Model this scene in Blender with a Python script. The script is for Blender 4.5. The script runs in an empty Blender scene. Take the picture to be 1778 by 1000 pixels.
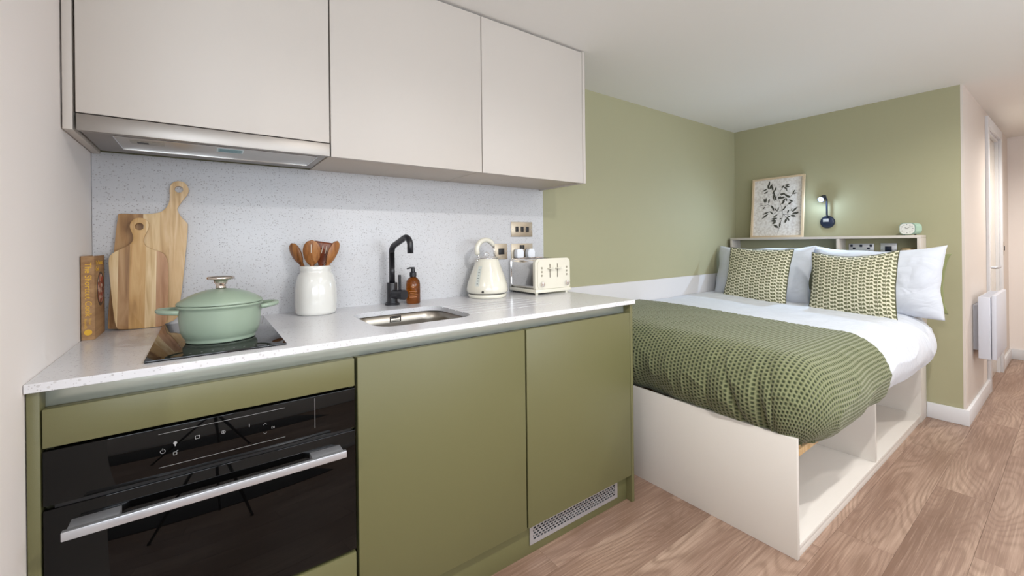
import bpy, bmesh, math, random
from mathutils import Vector, Matrix, noise as mnoise
random.seed(7)
S = bpy.context.scene
COL = S.collection
PI = math.pi

# ------------------------------------------------------------------ camera
cam_d = bpy.data.cameras.new('camera'); cam = bpy.data.objects.new('camera', cam_d); COL.objects.link(cam)
TH, ROLL, FPX = 0.93914, 0.01106, 731.6
D = Vector((math.cos(TH), math.sin(TH), 0)); R_ = Vector((math.sin(TH), -math.cos(TH), 0)); U_ = Vector((0, 0, 1))
c_, s_ = math.cos(ROLL), math.sin(ROLL)
right = R_*c_ - U_*s_; up = R_*s_ + U_*c_; back = -D
cam.matrix_world = Matrix(((right.x, up.x, back.x, 0), (right.y, up.y, back.y, 0), (right.z, up.z, back.z, 1.18), (0, 0, 0, 1)))
cam_d.sensor_width = 36; cam_d.lens = FPX/1778*36; cam_d.shift_y = -78.6/1778; cam_d.clip_start = 0.02
S.camera = cam

# ------------------------------------------------------------------ world, lights, exposure
S.view_settings.view_transform = 'Standard'; S.view_settings.look = 'None'
S.view_settings.exposure = 0.18; S.view_settings.gamma = 1.0; S.view_settings.use_curve_mapping = False
S.cycles.diffuse_bounces = 6; S.cycles.max_bounces = 10; S.cycles.caustics_reflective = False; S.cycles.caustics_refractive = False
S.cycles.sample_clamp_indirect = 4
W = bpy.data.worlds.new('world'); S.world = W; W.use_nodes = True
W.node_tree.nodes['Background'].inputs[0].default_value = (0.75, 0.86, 1.0, 1); W.node_tree.nodes['Background'].inputs[1].default_value = 1.2

def light(name, kind, loc, energy, color, rot=(0, 0, 0), **kw):
    d = bpy.data.lights.new(name, kind); d.energy = energy; d.color = color
    for k, v in kw.items(): setattr(d, k, v)
    o = bpy.data.objects.new(name, d); COL.objects.link(o); o.location = loc; o.rotation_euler = rot
    return o
# first: daylight of an unseen window; second: added fill; both tilted to the ceiling
for wx, we in ((-.80, 54), (1.85, 41)):
    light('window_daylight', 'AREA', (wx, -1.86, 1.40), we, (0.84, 0.92, 1.0), (math.radians(136), 0, 0), shape='RECTANGLE', size=2.1, size_y=1.1)
DOWN = [(3.0, -.03, 10.5, (1.0, 0.97, 0.93)), (1.04, -.03, 20, (1.0, 0.975, 0.945)), (-1.0, -.03, 13, (1.0, 0.97, 0.94)),
        (1.04, -1.15, 15, (1.0, 0.97, 0.94)), (3.0, -1.15, 5, (1.0, 0.96, 0.92)), (5.1, -0.3, 20, (1.0, 0.94, 0.87))]  # the pair nearest the window wall is unseen, added for bounce light
CEIL = 2.147
for x, y, e, c in DOWN:
    light('downlight_beam', 'SPOT', (x, y, CEIL-0.012), e*4.2, c, (0, 0, 0), spot_size=math.radians(165), spot_blend=0.7, shadow_soft_size=0.022)

# ------------------------------------------------------------------ material helpers
def lin(c):
    if isinstance(c, str): c = tuple(int(c[i:i+2], 16)/255 for i in (0, 2, 4))
    return tuple((x/12.92 if x <= .04045 else ((x+.055)/1.055)**2.4) for x in c)+(1,)
def M(name, col, rough=.5, metal=0, **kw):
    m = bpy.data.materials.new(name); m.use_nodes = True
    b = m.node_tree.nodes['Principled BSDF']
    b.inputs['Base Color'].default_value = lin(col); b.inputs['Roughness'].default_value = rough; b.inputs['Metallic'].default_value = metal
    for k, v in kw.items():
        b.inputs[k.replace('_', ' ')].default_value = v
    return m
class NT:
    def __init__(s, m): s.t = m.node_tree; s.n = s.t.nodes; s.l = s.t.links; s.b = s.n['Principled BSDF']
    def a(s, typ, ins=None, **kw):
        n = s.n.new(typ)
        for k, v in kw.items(): setattr(n, k, v)
        for k, v in (ins or {}).items():
            if isinstance(v, bpy.types.NodeSocket): s.l.new(v, n.inputs[k])
            else: n.inputs[k].default_value = v
        return n
    def math(s, op, x, y=None, z=None, clamp=False):
        n = s.n.new('ShaderNodeMath'); n.operation = op; n.use_clamp = clamp
        for i, v in enumerate((x, y, z)):
            if v is None: continue
            if isinstance(v, bpy.types.NodeSocket): s.l.new(v, n.inputs[i])
            else: n.inputs[i].default_value = v
        return n.outputs[0]
    def mix(s, f, a, b):
        n = s.n.new('ShaderNodeMix'); n.data_type = 'RGBA'
        for i, v in ((0, f), (6, a), (7, b)):
            if isinstance(v, bpy.types.NodeSocket): s.l.new(v, n.inputs[i])
            elif i == 0: n.inputs[0].default_value = v
            else: n.inputs[i].default_value = lin(v) if isinstance(v, str) else v
        return n.outputs[2]
    def ramp(s, f, stops):
        n = s.n.new('ShaderNodeValToRGB'); s.l.new(f, n.inputs[0]); e = n.color_ramp.elements
        while len(e) < len(stops): e.new(.5)
        for q, (p, c) in zip(e, stops): q.position = p; q.color = lin(c) if isinstance(c, str) else (c, c, c, 1)
        return n.outputs[0]
    def bump(s, h, strength=.3, dist=.001):
        n = s.a('ShaderNodeBump', {'Height': h, 'Strength': strength, 'Distance': dist}); s.l.new(n.outputs[0], s.b.inputs['Normal'])
    def obj(s): return s.n.new('ShaderNodeTexCoord').outputs['Object']
    def uv(s): return s.n.new('ShaderNodeTexCoord').outputs['UV']
def painted(name, col, rough=.6, bump=.06, scale=400, **kw):
    m = M(name, col, rough, **kw); t = NT(m)
    n = t.a('ShaderNodeTexNoise', {'Vector': t.obj(), 'Scale': scale, 'Detail': 3})
    t.bump(n.outputs[0], bump, .0006); return m

M_wall = painted('cream wall paint', 'EAE4E0', .75)
M_hall = painted('hall wall paint', 'D3CAC2', .75)
M_ceil = painted('ceiling paint', 'E8E7E3', .85)
M_green_wall = painted('sage wall paint', 'A3A081', .7)
M_white_panel = painted('white boxing paint', 'CFCDCE', .5)
M_base = M('white skirting gloss', 'D8D9DC', .35)
M_cab = painted('matt green cabinet', '636140', .42, .25, 900)
M_cab_in = M('green cabinet edge', '63613F', .5)
M_upper = painted('cashmere cabinet', 'C3BCB4', .5, .08, 900)
M_upper_e = M('cashmere edge', 'C2B8AC', .55)
M_gapdark = M('dark shadow gap board', '4A3E30', .8)  # brown stands in for the shade inside the wall cabinet gaps
M_rail = M('finger pull rail', 'B9BDB2', .26, .5)
M_steel = M('brushed steel', 'C3C5CA', .36, .75)
M_steel_dark = M('hood steel', '9C9690', .42, .9)
M_chrome = M('chrome', 'E6E4E2', .07, 1)
M_sinksteel = M('sink steel', 'A8A298', .36, 1)
M_blackglass = M('black oven glass', '050505', .03, 0, IOR=1.36)
M_black = M('matt black', '15151A', .38)
M_faucet = M('matt black tap', '1D1D22', .34)
M_dark = M('dark plastic', '0E0E10', .4)
M_symbol = M('printed grey symbol', '8C8C8C', .5)
M_white_plastic = M('white plastic', 'EDEFF4', .35)
M_heater = M('white heater enamel', 'C9CCD6', .35)
M_bed = painted('cashmere bed board', 'D1CCC5', .5, .08, 900)
M_bededge = M('cashmere bed edge', 'CBC3BA', .55)
M_cream = M('cream enamel', 'D9D5C6', .16, 0, Coat_Weight=.5)
M_pot = M('sage enamel', '8A9A88', .36, 0, Coat_Weight=.15)
M_jar = M('white glazed ceramic', 'D9D8D2', .16, 0, Coat_Weight=.5)
M_plate = M('brushed nickel plate', 'B7AB98', .38, .85)
M_plate2 = M('satin chrome plate', 'D6DAE0', .3, .6)
M_navy = M('navy lamp enamel', '17233A', .35)
M_mint = M('mint clock enamel', 'A5C2B0', .35)
M_face = M('clock face white', 'F2F1EC', .5)
M_framewood = M('pale oak frame', 'CDB89A', .55)
M_leaf = M('ink olive leaf', '46453D', .8)
M_bookgold = M('gold foil', 'D9A92C', .45)
M_white_metal = M('white fixture', 'F2F0EE', .4)
M_pillow_green = M('green pillow cotton', '8F9A66', .85)

def m_quartz(name, base, spk, dk=False):
    m = M(name, base, .34 if dk else .2); t = NT(m)
    v = t.a('ShaderNodeTexVoronoi', {'Vector': t.obj(), 'Scale': 135 if dk else 120})
    sel = t.a('ShaderNodeSeparateColor', {0: v.outputs['Color']})
    size = t.math('MULTIPLY', sel.outputs[1], .42 if dk else .36)
    inside = t.math('LESS_THAN', v.outputs['Distance'], size)
    on = t.math('LESS_THAN', sel.outputs[0], spk)
    f = t.math('MULTIPLY', inside, on)
    v2 = t.a('ShaderNodeTexVoronoi', {'Vector': t.obj(), 'Scale': 260}); s2 = t.a('ShaderNodeSeparateColor', {0: v2.outputs['Color']})
    f2 = t.math('MULTIPLY', t.math('LESS_THAN', v2.outputs['Distance'], .3), t.math('LESS_THAN', s2.outputs[0], spk*.6))
    col = t.ramp(sel.outputs[2], [(0, '6E6A68' if dk else '86827E'), (.5, '98918B'), (1, '5E5C60' if dk else '77757A')])
    c1 = t.mix(t.math('MULTIPLY', f, .55 if dk else .35), base, col)
    c2 = t.mix(t.math('MULTIPLY', f2, .6), c1, '9C989A')
    t.l.new(c2, t.b.inputs['Base Color']); return m
M_quartz = m_quartz('white quartz worktop', 'CFCFD2', .35)
M_quartz_splash = m_quartz('white quartz splashback', 'C9C9CB', .55, True)

def m_floor():
    m = M('oak vinyl plank', 'B08A72', .42); t = NT(m)
    info = t.n.new('ShaderNodeObjectInfo'); rnd = info.outputs['Random']
    off = t.a('ShaderNodeCombineXYZ', {0: t.math('MULTIPLY', rnd, 37.0), 1: t.math('MULTIPLY', rnd, 91.0), 2: t.math('MULTIPLY', rnd, 53.0)})
    vec = t.a('ShaderNodeVectorMath', {0: t.obj(), 1: off.outputs[0]}, operation='ADD')
    mp = t.a('ShaderNodeMapping', {'Vector': vec.outputs[0], 'Scale': (.85, 5.0, 1.0)})
    n1 = t.a('ShaderNodeTexNoise', {'Vector': mp.outputs[0], 'Scale': 1.0, 'Detail': 1.2, 'Roughness': .4, 'Distortion': .2})
    rings = t.math('SINE', t.math('ADD', t.math('MULTIPLY', n1.outputs[0], 185.0), 0.0))
    rings = t.math('POWER', t.math('MULTIPLY_ADD', rings, .5, .5), 2.2)
    mp2 = t.a('ShaderNodeMapping', {'Vector': vec.outputs[0], 'Scale': (4, 170, 1)})
    n2 = t.a('ShaderNodeTexNoise', {'Vector': mp2.outputs[0], 'Scale': 1.0, 'Detail': 4, 'Roughness': .7})
    mp3 = t.a('ShaderNodeMapping', {'Vector': vec.outputs[0], 'Scale': (1.6, 5, 1)})
    n3 = t.a('ShaderNodeTexNoise', {'Vector': mp3.outputs[0], 'Scale': 1.0, 'Detail': 3})
    base = t.ramp(n3.outputs[0], [(.3, '7A5E4D'), (.5, '907463'), (.7, 'AB907D')])
    c = t.mix(t.math('MULTIPLY', rings, t.math('MULTIPLY', t.math('SUBTRACT', n3.outputs[0], .12, clamp=True), .8)), base, '634936')
    c = t.mix(t.math('MULTIPLY', t.ramp(n2.outputs[0], [(.45, 0.0), (.68, 1.0)]), .42), c, '6F5240')
    c = t.mix(t.math('MULTIPLY', t.ramp(n2.outputs[0], [(.3, 1.0), (.47, 0.0)]), .3), c, 'CBB09A')
    tone = t.a('ShaderNodeHueSaturation', {'Color': c, 'Value': t.math('MULTIPLY_ADD', rnd, .035, .98), 'Saturation': .95})
    t.l.new(tone.outputs[0], t.b.inputs['Base Color'])
    t.l.new(t.math('MULTIPLY_ADD', n2.outputs[0], .2, .32), t.b.inputs['Roughness'])
    t.bump(n2.outputs[0], .15, .0006); return m
M_floor = m_floor()

def m_wood(name, light_, mid, dark, axis=2, scale=1.0, rough=.5):
    m = M(name, mid, rough); t = NT(m)
    sc = [55*scale]*3; sc[axis] = 5*scale
    info = t.n.new('ShaderNodeObjectInfo')
    off = t.a('ShaderNodeCombineXYZ', {0: t.math('MULTIPLY', info.outputs['Random'], 17.0), 2: t.math('MULTIPLY', info.outputs['Random'], 31.0)})
    vec = t.a('ShaderNodeVectorMath', {0: t.obj(), 1: off.outputs[0]}, operation='ADD')
    mp = t.a('ShaderNodeMapping', {'Vector': vec.outputs[0], 'Scale': sc})
    n = t.a('ShaderNodeTexNoise', {'Vector': mp.outputs[0], 'Scale': 1.0, 'Detail': 4, 'Distortion': .8})
    c = t.ramp(n.outputs[0], [(.3, light_), (.52, mid), (.75, dark)])
    t.l.new(c, t.b.inputs['Base Color']); t.bump(n.outputs[0], .1, .0005); return m
WD = [m_wood('mango wood pale', 'E3CBA2', 'D5B88A', 'B8935F'), m_wood('mango wood honey', 'CDA873', 'BE955C', '9C7440'),
      m_wood('mango wood brown', 'B8946A', 'A27B50', '805B38'), m_wood('mango wood rose', 'C29C78', 'B18560', '936642'), m_wood('mango wood light grain', 'D9BE96', 'CBA97A', 'A9834F')]
M_uten = m_wood('acacia utensil wood', 'A97442', '8E5A2E', '5E3519', 2, 1.5, .35)
M_uten2 = m_wood('red utensil wood', '8E5232', '74381F', '4A2112', 2, 1.5, .3)

def m_steel_brush(m, axis, sc=300):
    t = NT(m); s = [sc]*3; s[axis] = 3
    mp = t.a('ShaderNodeMapping', {'Vector': t.obj(), 'Scale': s}); n = t.a('ShaderNodeTexNoise', {'Vector': mp.outputs[0], 'Scale': 1.0, 'Detail': 2})
    t.bump(n.outputs[0], .08, .0003)
m_steel_brush(M_steel_dark, 0); m_steel_brush(M_sinksteel, 0, 200); m_steel_brush(M_plate, 0)

def m_fabric(name, col, rough=.9, scale=900, bump=.2, sheen=.2):
    m = M(name, col, rough, 0, Sheen_Weight=sheen); t = NT(m)
    w = t.a('ShaderNodeTexNoise', {'Vector': t.obj(), 'Scale': scale, 'Detail': 2}); n = t.a('ShaderNodeTexNoise', {'Vector': t.obj(), 'Scale': 14, 'Detail': 4})
    h = t.math('ADD', t.math('MULTIPLY', w.outputs[0], .3), t.math('MULTIPLY', n.outputs[0], 2.2)); t.bump(h, bump, .004); return m
M_linen = m_fabric('white bed linen', 'CED3DB')
def m_wrinkle(name, col, sx_, sy_, amt):
    m = M(name, col, .9, 0, Sheen_Weight=.2); t = NT(m)
    mp = t.a('ShaderNodeMapping', {'Vector': t.uv(), 'Scale': (sx_, sy_, 1)})
    n1 = t.a('ShaderNodeTexNoise', {'Vector': mp.outputs[0], 'Scale': 1.0, 'Detail': 3, 'Distortion': .8})
    r = t.math('ABSOLUTE', t.math('SUBTRACT', n1.outputs[0], .5)); r = t.ramp(r, [(0.0, 0.0), (.16, 1.0)])
    n2 = t.a('ShaderNodeTexNoise', {'Vector': t.obj(), 'Scale': 9, 'Detail': 4}); n3 = t.a('ShaderNodeTexNoise', {'Vector': t.obj(), 'Scale': 900, 'Detail': 1})
    h = t.math('ADD', t.math('MULTIPLY', r, amt), t.math('ADD', t.math('MULTIPLY', n2.outputs[0], 1.4), t.math('MULTIPLY', n3.outputs[0], .06))); t.bump(h, .5, .006); return m
M_duvet = m_wrinkle('crinkled duvet cotton', 'CACFD8', 16, 3.2, 1.1)
M_linen = m_wrinkle('pillowcase cotton', 'CACFD8', 3.4, 2.4, 1.2)
M_linen_g = m_fabric('sage pillow linen', '7F8458')

def m_throw():
    m = M('green waffle weave', '8A9663', .9, 0, Sheen_Weight=.25); t = NT(m)
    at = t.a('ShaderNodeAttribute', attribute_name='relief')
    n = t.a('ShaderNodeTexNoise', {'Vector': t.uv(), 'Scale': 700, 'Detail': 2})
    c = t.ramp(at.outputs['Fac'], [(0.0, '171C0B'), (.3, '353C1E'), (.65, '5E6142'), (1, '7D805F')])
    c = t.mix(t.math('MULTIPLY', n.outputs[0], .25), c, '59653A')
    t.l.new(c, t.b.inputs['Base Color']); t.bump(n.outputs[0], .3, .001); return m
M_throw = m_throw()

def m_cushion():
    m = M('geometric cushion weave', 'E4DFC2', .9, 0, Sheen_Weight=.2); t = NT(m)
    sx = t.a('ShaderNodeSeparateXYZ', {0: t.uv()})
    U = t.math('MULTIPLY', sx.outputs[0], 24.0); V = t.math('MULTIPLY', sx.outputs[1], 18.0)
    colm = t.math('FLOOR', U); odd = t.math('MODULO', colm, 2.0); fu = t.math('FRACT', U)
    step = t.math('MODULO', t.math('FLOOR', t.math('MULTIPLY', colm, .5)), 2.0)
    V = t.math('ADD', V, t.math('MULTIPLY', step, .5))
    fv = t.math('FRACT', V)
    a = t.math('MULTIPLY_ADD', fu, 2.0, -1.0)
    dome = t.math('MULTIPLY', t.math('SUBTRACT', 1.0, t.math('POWER', t.math('ABSOLUTE', a), 2.4)), .66)
    up_ = t.math('LESS_THAN', fv, dome)
    bowl = t.math('GREATER_THAN', fv, t.math('SUBTRACT', 1.0, dome))
    tri = t.math('GREATER_THAN', t.math('SUBTRACT', fv, .42), t.math('MULTIPLY_ADD', a, -1.0, .62))
    lo_ = t.math('MAXIMUM', bowl, t.math('MULTIPLY', tri, t.math('LESS_THAN', fv, .97)))
    f = t.math('ADD', t.math('MULTIPLY', up_, t.math('SUBTRACT', 1.0, odd)), t.math('MULTIPLY', lo_, odd))
    f = t.math('MAXIMUM', f, t.math('MULTIPLY', t.math('MULTIPLY', t.math('GREATER_THAN', a, .84), odd), .7))
    n = t.a('ShaderNodeTexNoise', {'Vector': t.uv(), 'Scale': 260, 'Detail': 2})
    c = t.mix(f, 'DAD6BE', '5F6044'); c = t.mix(t.math('MULTIPLY', n.outputs[0], .2), c, '8A8A66')
    t.l.new(c, t.b.inputs['Base Color']); t.bump(n.outputs[0], .25, .001); return m
M_cushion = m_cushion()

def m_art():
    m = M('textured art paper', 'D3CDC6', .9); t = NT(m)
    n = t.a('ShaderNodeTexNoise', {'Vector': t.obj(), 'Scale': 60, 'Detail': 6})
    c = t.ramp(n.outputs[0], [(.35, 'CBC5C0'), (.6, 'E2DFDC')]); t.l.new(c, t.b.inputs['Base Color']); return m
M_art = m_art()
def m_amber():
    m = M('amber glass', '9A5212', .05, 0, IOR=1.45, Transmission_Weight=.8); return m
M_amber = m_amber()
def m_book():
    m = M('brown book cloth', '9B7650', .7); t = NT(m)
    mp = t.a('ShaderNodeMapping', {'Vector': t.obj(), 'Scale': (40, 6, 60)}); n = t.a('ShaderNodeTexNoise', {'Vector': mp.outputs[0], 'Scale': 1.0, 'Detail': 3})
    c = t.ramp(n.outputs[0], [(.3, '8A6542'), (.7, 'AF8B62')]); t.l.new(c, t.b.inputs['Base Color']); return m
M_book = m_book()
def m_emit(name, col, st):
    m = bpy.data.materials.new(name); m.use_nodes = True; b = m.node_tree.nodes['Principled BSDF']
    b.inputs['Base Color'].default_value = lin(col); b.inputs['Emission Color'].default_value = lin(col); b.inputs['Emission Strength'].default_value = st; return m
M_led = m_emit('lit downlight lens', 'FFF4E4', 9)
M_ledblue = m_emit('lit reading lamp lens', 'D8E9FF', 120)

# ------------------------------------------------------------------ object helpers
BASE = {}
def link(name, me, mats, parent=None, smooth=False, **props):
    o = bpy.data.objects.new(name, me); COL.objects.link(o)
    for m in (mats if isinstance(mats, (list, tuple)) else [mats]): me.materials.append(m)
    if smooth:
        me.polygons.foreach_set('use_smooth', [True]*len(me.polygons))
        if smooth != 'all':
            try: me.set_sharp_from_angle(angle=math.radians(38))
            except Exception: pass
    root = None; base = Vector((0, 0, 0))
    if parent is not None:
        o.parent = parent; base = BASE[parent.name]; BASE[o.name] = base
    else:
        BASE[o.name] = base
    if base.length: me.transform(Matrix.Translation(-base))
    for k, v in props.items(): o[k] = v
    return o
def fin(bm, name):
    me = bpy.data.meshes.new(name); bmesh.ops.recalc_face_normals(bm, faces=bm.faces); bm.to_mesh(me); bm.free(); return me
def thing(name, label, cat, loc=(0, 0, 0), group=None, kind=None):
    o = bpy.data.objects.new(name, None); o.empty_display_size = .05; COL.objects.link(o); o.location = loc
    BASE[o.name] = Vector(loc)
    if label: o['label'] = label
    if cat: o['category'] = cat
    if group: o['group'] = group
    if kind: o['kind'] = kind
    return o
def B(bm, x0, x1, y0, y1, z0, z1, bev=0, seg=2, mat=0, mx=None):
    r = bmesh.ops.create_cube(bm, size=1)
    vs = r['verts']
    for v in vs:
        v.co = Vector((x0+(x1-x0)*(v.co.x+.5), y0+(y1-y0)*(v.co.y+.5), z0+(z1-z0)*(v.co.z+.5)))
    fs = set(f for v in vs for f in v.link_faces)
    if bev:
        es = list(set(e for v in vs for e in v.link_edges))
        rr = bmesh.ops.bevel(bm, geom=es, offset=bev, segments=seg, profile=.5, affect='EDGES')
        vs = list(set(v for f in rr['faces'] for v in f.verts) | set(v for v in vs if v.is_valid))
        fs = set(f for v in vs for f in v.link_faces)
    for f in fs: f.material_index = mat
    if mx is not None:
        for v in vs: v.co = mx @ v.co
    return vs
def box(name, mat, parent, x0, x1, y0, y1, z0, z1, bev=.001, seg=2, **p):
    bm = bmesh.new(); B(bm, min(x0, x1), max(x0, x1), min(y0, y1), max(y0, y1), min(z0, z1), max(z0, z1), bev, seg)
    return link(name, fin(bm, name), mat, parent, smooth=bool(bev), **p)
def lathe(bm, prof, c=(0, 0, 0), n=32, mx=None, mat=0, sx=1, sy=1):
    """prof: list of (r, z). closes ends on axis when r == 0."""
    rings = []
    for r, z in prof:
        if r < 1e-6: rings.append([bm.verts.new((c[0], c[1], c[2]+z))])
        else: rings.append([bm.verts.new((c[0]+r*sx*math.cos(2*PI*i/n), c[1]+r*sy*math.sin(2*PI*i/n), c[2]+z)) for i in range(n)])
    for a, b in zip(rings, rings[1:]):
        for i in range(n):
            j = (i+1) % n
            if len(a) == 1 and len(b) == 1: break
            if len(a) == 1: f = bm.faces.new((a[0], b[j], b[i]))
            elif len(b) == 1: f = bm.faces.new((a[i], a[j], b[0]))
            else: f = bm.faces.new((a[i], a[j], b[j], b[i]))
            f.material_index = mat
    if len(rings[0]) > 1: bm.faces.new(list(reversed(rings[0])))
    if len(rings[-1]) > 1: bm.faces.new(rings[-1])
    vs = [v for r in rings for v in r]
    if mx is not None:
        for v in vs: v.co = mx @ v.co
    return vs
def tube(bm, pts, rad, n=12, cap=True):
    pts = [Vector(p) for p in pts]; rr = rad if isinstance(rad, (list, tuple)) else [rad]*len(pts)
    rings = []; prev = None
    for i, p in enumerate(pts):
        d = (pts[min(i+1, len(pts)-1)]-pts[max(i-1, 0)]).normalized()
        if prev is None:
            a = Vector((0, 0, 1)) if abs(d.z) < .9 else Vector((1, 0, 0)); u = d.cross(a).normalized()
        else: u = (prev - d*prev.dot(d)).normalized()
        prev = u; v = d.cross(u)
        rings.append([bm.verts.new(p+(u*math.cos(2*PI*k/n)+v*math.sin(2*PI*k/n))*rr[i]) for k in range(n)])
    for a, b in zip(rings, rings[1:]):
        for k in range(n): bm.faces.new((a[k], a[(k+1) % n], b[(k+1) % n], b[k]))
    if cap: bm.faces.new(list(reversed(rings[0]))); bm.faces.new(rings[-1])
def arc(c, r, a0, a1, n, ax, ay):
    c = Vector(c); ax = Vector(ax); ay = Vector(ay)
    return [c+ax*r*math.cos(a0+(a1-a0)*i/n)+ay*r*math.sin(a0+(a1-a0)*i/n) for i in range(n+1)]
def prism(bm, outline, y0, y1, holes=(), bev=.0):
    """outline in (x,z); extruded along y from y0 to y1; holes are outlines bridged by boolean-free triangulation."""
    edges = []; loops = []
    for ol in [outline]+list(holes):
        vs = [bm.verts.new((x, y0, z)) for x, z in ol]
        es = [bm.edges.new((vs[i], vs[(i+1) % len(vs)])) for i in range(len(vs))]
        edges += es; loops.append(vs)
    r = bmesh.ops.triangle_fill(bm, edges=edges, use_beauty=True, use_dissolve=False)
    fs = [g for g in r['geom'] if isinstance(g, bmesh.types.BMFace)]
    ex = bmesh.ops.extrude_face_region(bm, geom=fs)
    nv = [g for g in ex['geom'] if isinstance(g, bmesh.types.BMVert)]
    for v in nv: v.co.y = y1
def bool_diff(obj, cutters):
    for c in cutters:
        md = obj.modifiers.new('b', 'BOOLEAN'); md.operation = 'DIFFERENCE'; md.solver = 'EXACT'; md.object = c
    bpy.context.view_layer.update()
    dg = bpy.context.evaluated_depsgraph_get(); me = bpy.data.meshes.new_from_object(obj.evaluated_get(dg))
    obj.modifiers.clear(); obj.data = me
    for c in cutters: bpy.data.objects.remove(c)
def text_mesh(txt, size, mx, extrude=.0003, bold=0):
    cu = bpy.data.curves.new('t', 'FONT'); cu.body = txt; cu.size = size; cu.extrude = extrude; cu.offset = bold; cu.align_x = 'LEFT'; cu.align_y = 'CENTER'
    o = bpy.data.objects.new('t', cu); COL.objects.link(o); bpy.context.view_layer.update()
    me = bpy.data.meshes.new_from_object(o.evaluated_get(bpy.context.evaluated_depsgraph_get()))
    bpy.data.objects.remove(o); me.materials.clear(); me.transform(mx); return me
def rrect(x0, x1, z0, z1, r, n=6):
    out = []
    for cx, cz, a in ((x1-r, z1-r, 0), (x0+r, z1-r, PI/2), (x0+r, z0+r, PI), (x1-r, z0+r, 3*PI/2)):
        for i in range(n+1): out.append((cx+r*math.cos(a+PI/2*i/n), cz+r*math.sin(a+PI/2*i/n)))
    return out

# ------------------------------------------------------------------ room shell
XL, YK, YS, XB, YC, XF, YR = -.285, 1.872, 1.856, 3.86, .458, 6.33, -1.75
ST = dict(kind='structure')
XE = -2.2
bm = bmesh.new(); B(bm, XE-.12, XF+.12, YR-.12, YK+.12, -.12, -.0045)
floor = link('floor', fin(bm, 'floor'), M('dark underlay', '5A4436', .8), None, label='wood effect plank floor of the studio', **ST)
# planks, 1.22 m x .177 m, laid along the kitchen
pl_l, pl_w, g = 1.22, .1768, .0003
bm = bmesh.new(); B(bm, g, pl_l-g, g, pl_w-g, -.004, 0.0, .0003, 1); plank_me = fin(bm, 'plank'); plank_me.materials.append(M_floor)
rows = {}
ystart = .257; r0 = int(math.floor((YR-ystart)/pl_w)); r1 = int(math.ceil((YK-ystart)/pl_w))
known = {1: 2.065, 0: 2.81, -1: 3.51}
for r in range(r0, r1):
    y = ystart + r*pl_w
    xo = known.get(r, 2.065 + (r*.43 % 1)*pl_l)
    k0 = math.floor((XE-xo)/pl_l)
    x = xo + k0*pl_l
    while x < XF:
        xa, xb = max(x, XE if y < .92 else XL), min(x+pl_l, XF); ya, yb = max(y, YR), min(y+pl_w, YK)
        inside = not (xa > XB and ya > YC) and xb-xa > .02 and yb-ya > .01
        if inside:
            if xb-xa > pl_l-.001 and yb-ya > pl_w-.001: me = plank_me
            else:
                b2 = bmesh.new(); B(b2, xa-x+g, xb-x-g, ya-y+g, yb-y-g, -.004, 0, .0003, 1); me = fin(b2, 'plank'); me.materials.append(M_floor)
            o = bpy.data.objects.new('plank', me); COL.objects.link(o); o.parent = floor; o.location = (x, y, 0)
        x += pl_l
box('ceiling', M_ceil, None, XE-.12, XF+.12, YR-.12, YK+.12, CEIL, CEIL+.12, 0, **ST)
box('wall_left', M_wall, None, XL-.12, XL, .93, YK, 0, CEIL, 0, **ST)
box('wall_end', M_wall, None, XE-.12, XE, YR, .93, 0, CEIL, 0, **ST)
box('wall_nook', M_wall, None, XE, XL-.12, .93, 1.05, 0, CEIL, 0, **ST)
box('wall_kitchen', M_green_wall, None, XL-.12, XB, YK, YK+.12, 0, CEIL, 0, **ST)
box('wall_bed', M_green_wall, None, XB, XB+.10, YC+.012, YK+.12, 0, CEIL, 0, **ST)
# hall side wall (cream) with a door opening
DX0, DX1, DZ = 4.88, 5.62, 2.03
bm = bmesh.new(); B(bm, XB, DX0, YC, YC+.012, 0, CEIL); B(bm, XB+.10, DX0, YC+.012, YC+.12, 0, CEIL)
B(bm, DX0, DX1, YC, YC+.12, DZ, CEIL); B(bm, DX1, XF, YC, YC+.12, 0, CEIL)
link('wall_hall', fin(bm, 'wall_hall'), M_hall, None, **ST)
box('wall_far', M_wall, None, XF, XF+.12, YR, YC, 0, CEIL, 0, **ST)
# unseen wall behind the camera; its second window is added for the fill light
WIN = ((-1.85, .25), (.80, 2.90)); wz0, wz1 = .85, 1.95
bm = bmesh.new()
for a, b in ((XE, WIN[0][0]), (WIN[0][1], WIN[1][0]), (WIN[1][1], XF)): B(bm, a, b, YR-.1, YR, 0, CEIL)
for a, b in WIN: B(bm, a, b, YR-.1, YR, 0, wz0); B(bm, a, b, YR-.1, YR, wz1, CEIL)
link('wall_right', fin(bm, 'wall_right'), M_wall, None, **ST)
for k, (wa, wb) in enumerate(WIN):
    bm = bmesh.new(); mid = (wa+wb)/2
    for a, b in ((wa, wa+.05), (mid-.025, mid+.025), (wb-.05, wb)): B(bm, a, b, YR-.09, YR-.03, wz0, wz1)
    B(bm, wa, wb, YR-.09, YR-.03, wz0, wz0+.05); B(bm, wa, wb, YR-.09, YR-.03, wz1-.05, wz1)
    link('window_%d' % (k+1), fin(bm, 'window'), M_base, None, **ST)

# skirting
def skirt(name, x0, x1, y0, y1):
    box(name, M_base, None, x0, x1, y0, y1, 0.0, .10, .003, **ST)
skirt('baseboard_bed', XB-.016, XB, YC-.016, .636)
skirt('baseboard_hall', XB, DX0-.075, YC-.016, YC)
skirt('baseboard_door', DX1+.075, XF-.016, YC-.016, YC)
skirt('baseboard_far', XF-.016, XF, YR, YC)
skirt('baseboard_right', XE, XF-.016, YR, YR+.016)
skirt('baseboard_left', XL, XL+.016, .93, 1.20)
# low white boxing behind the bed
box('trim_1', M_white_panel, None, 1.60, 3.70, YK-.012, YK, 0, .902, .001, **ST)
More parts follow.
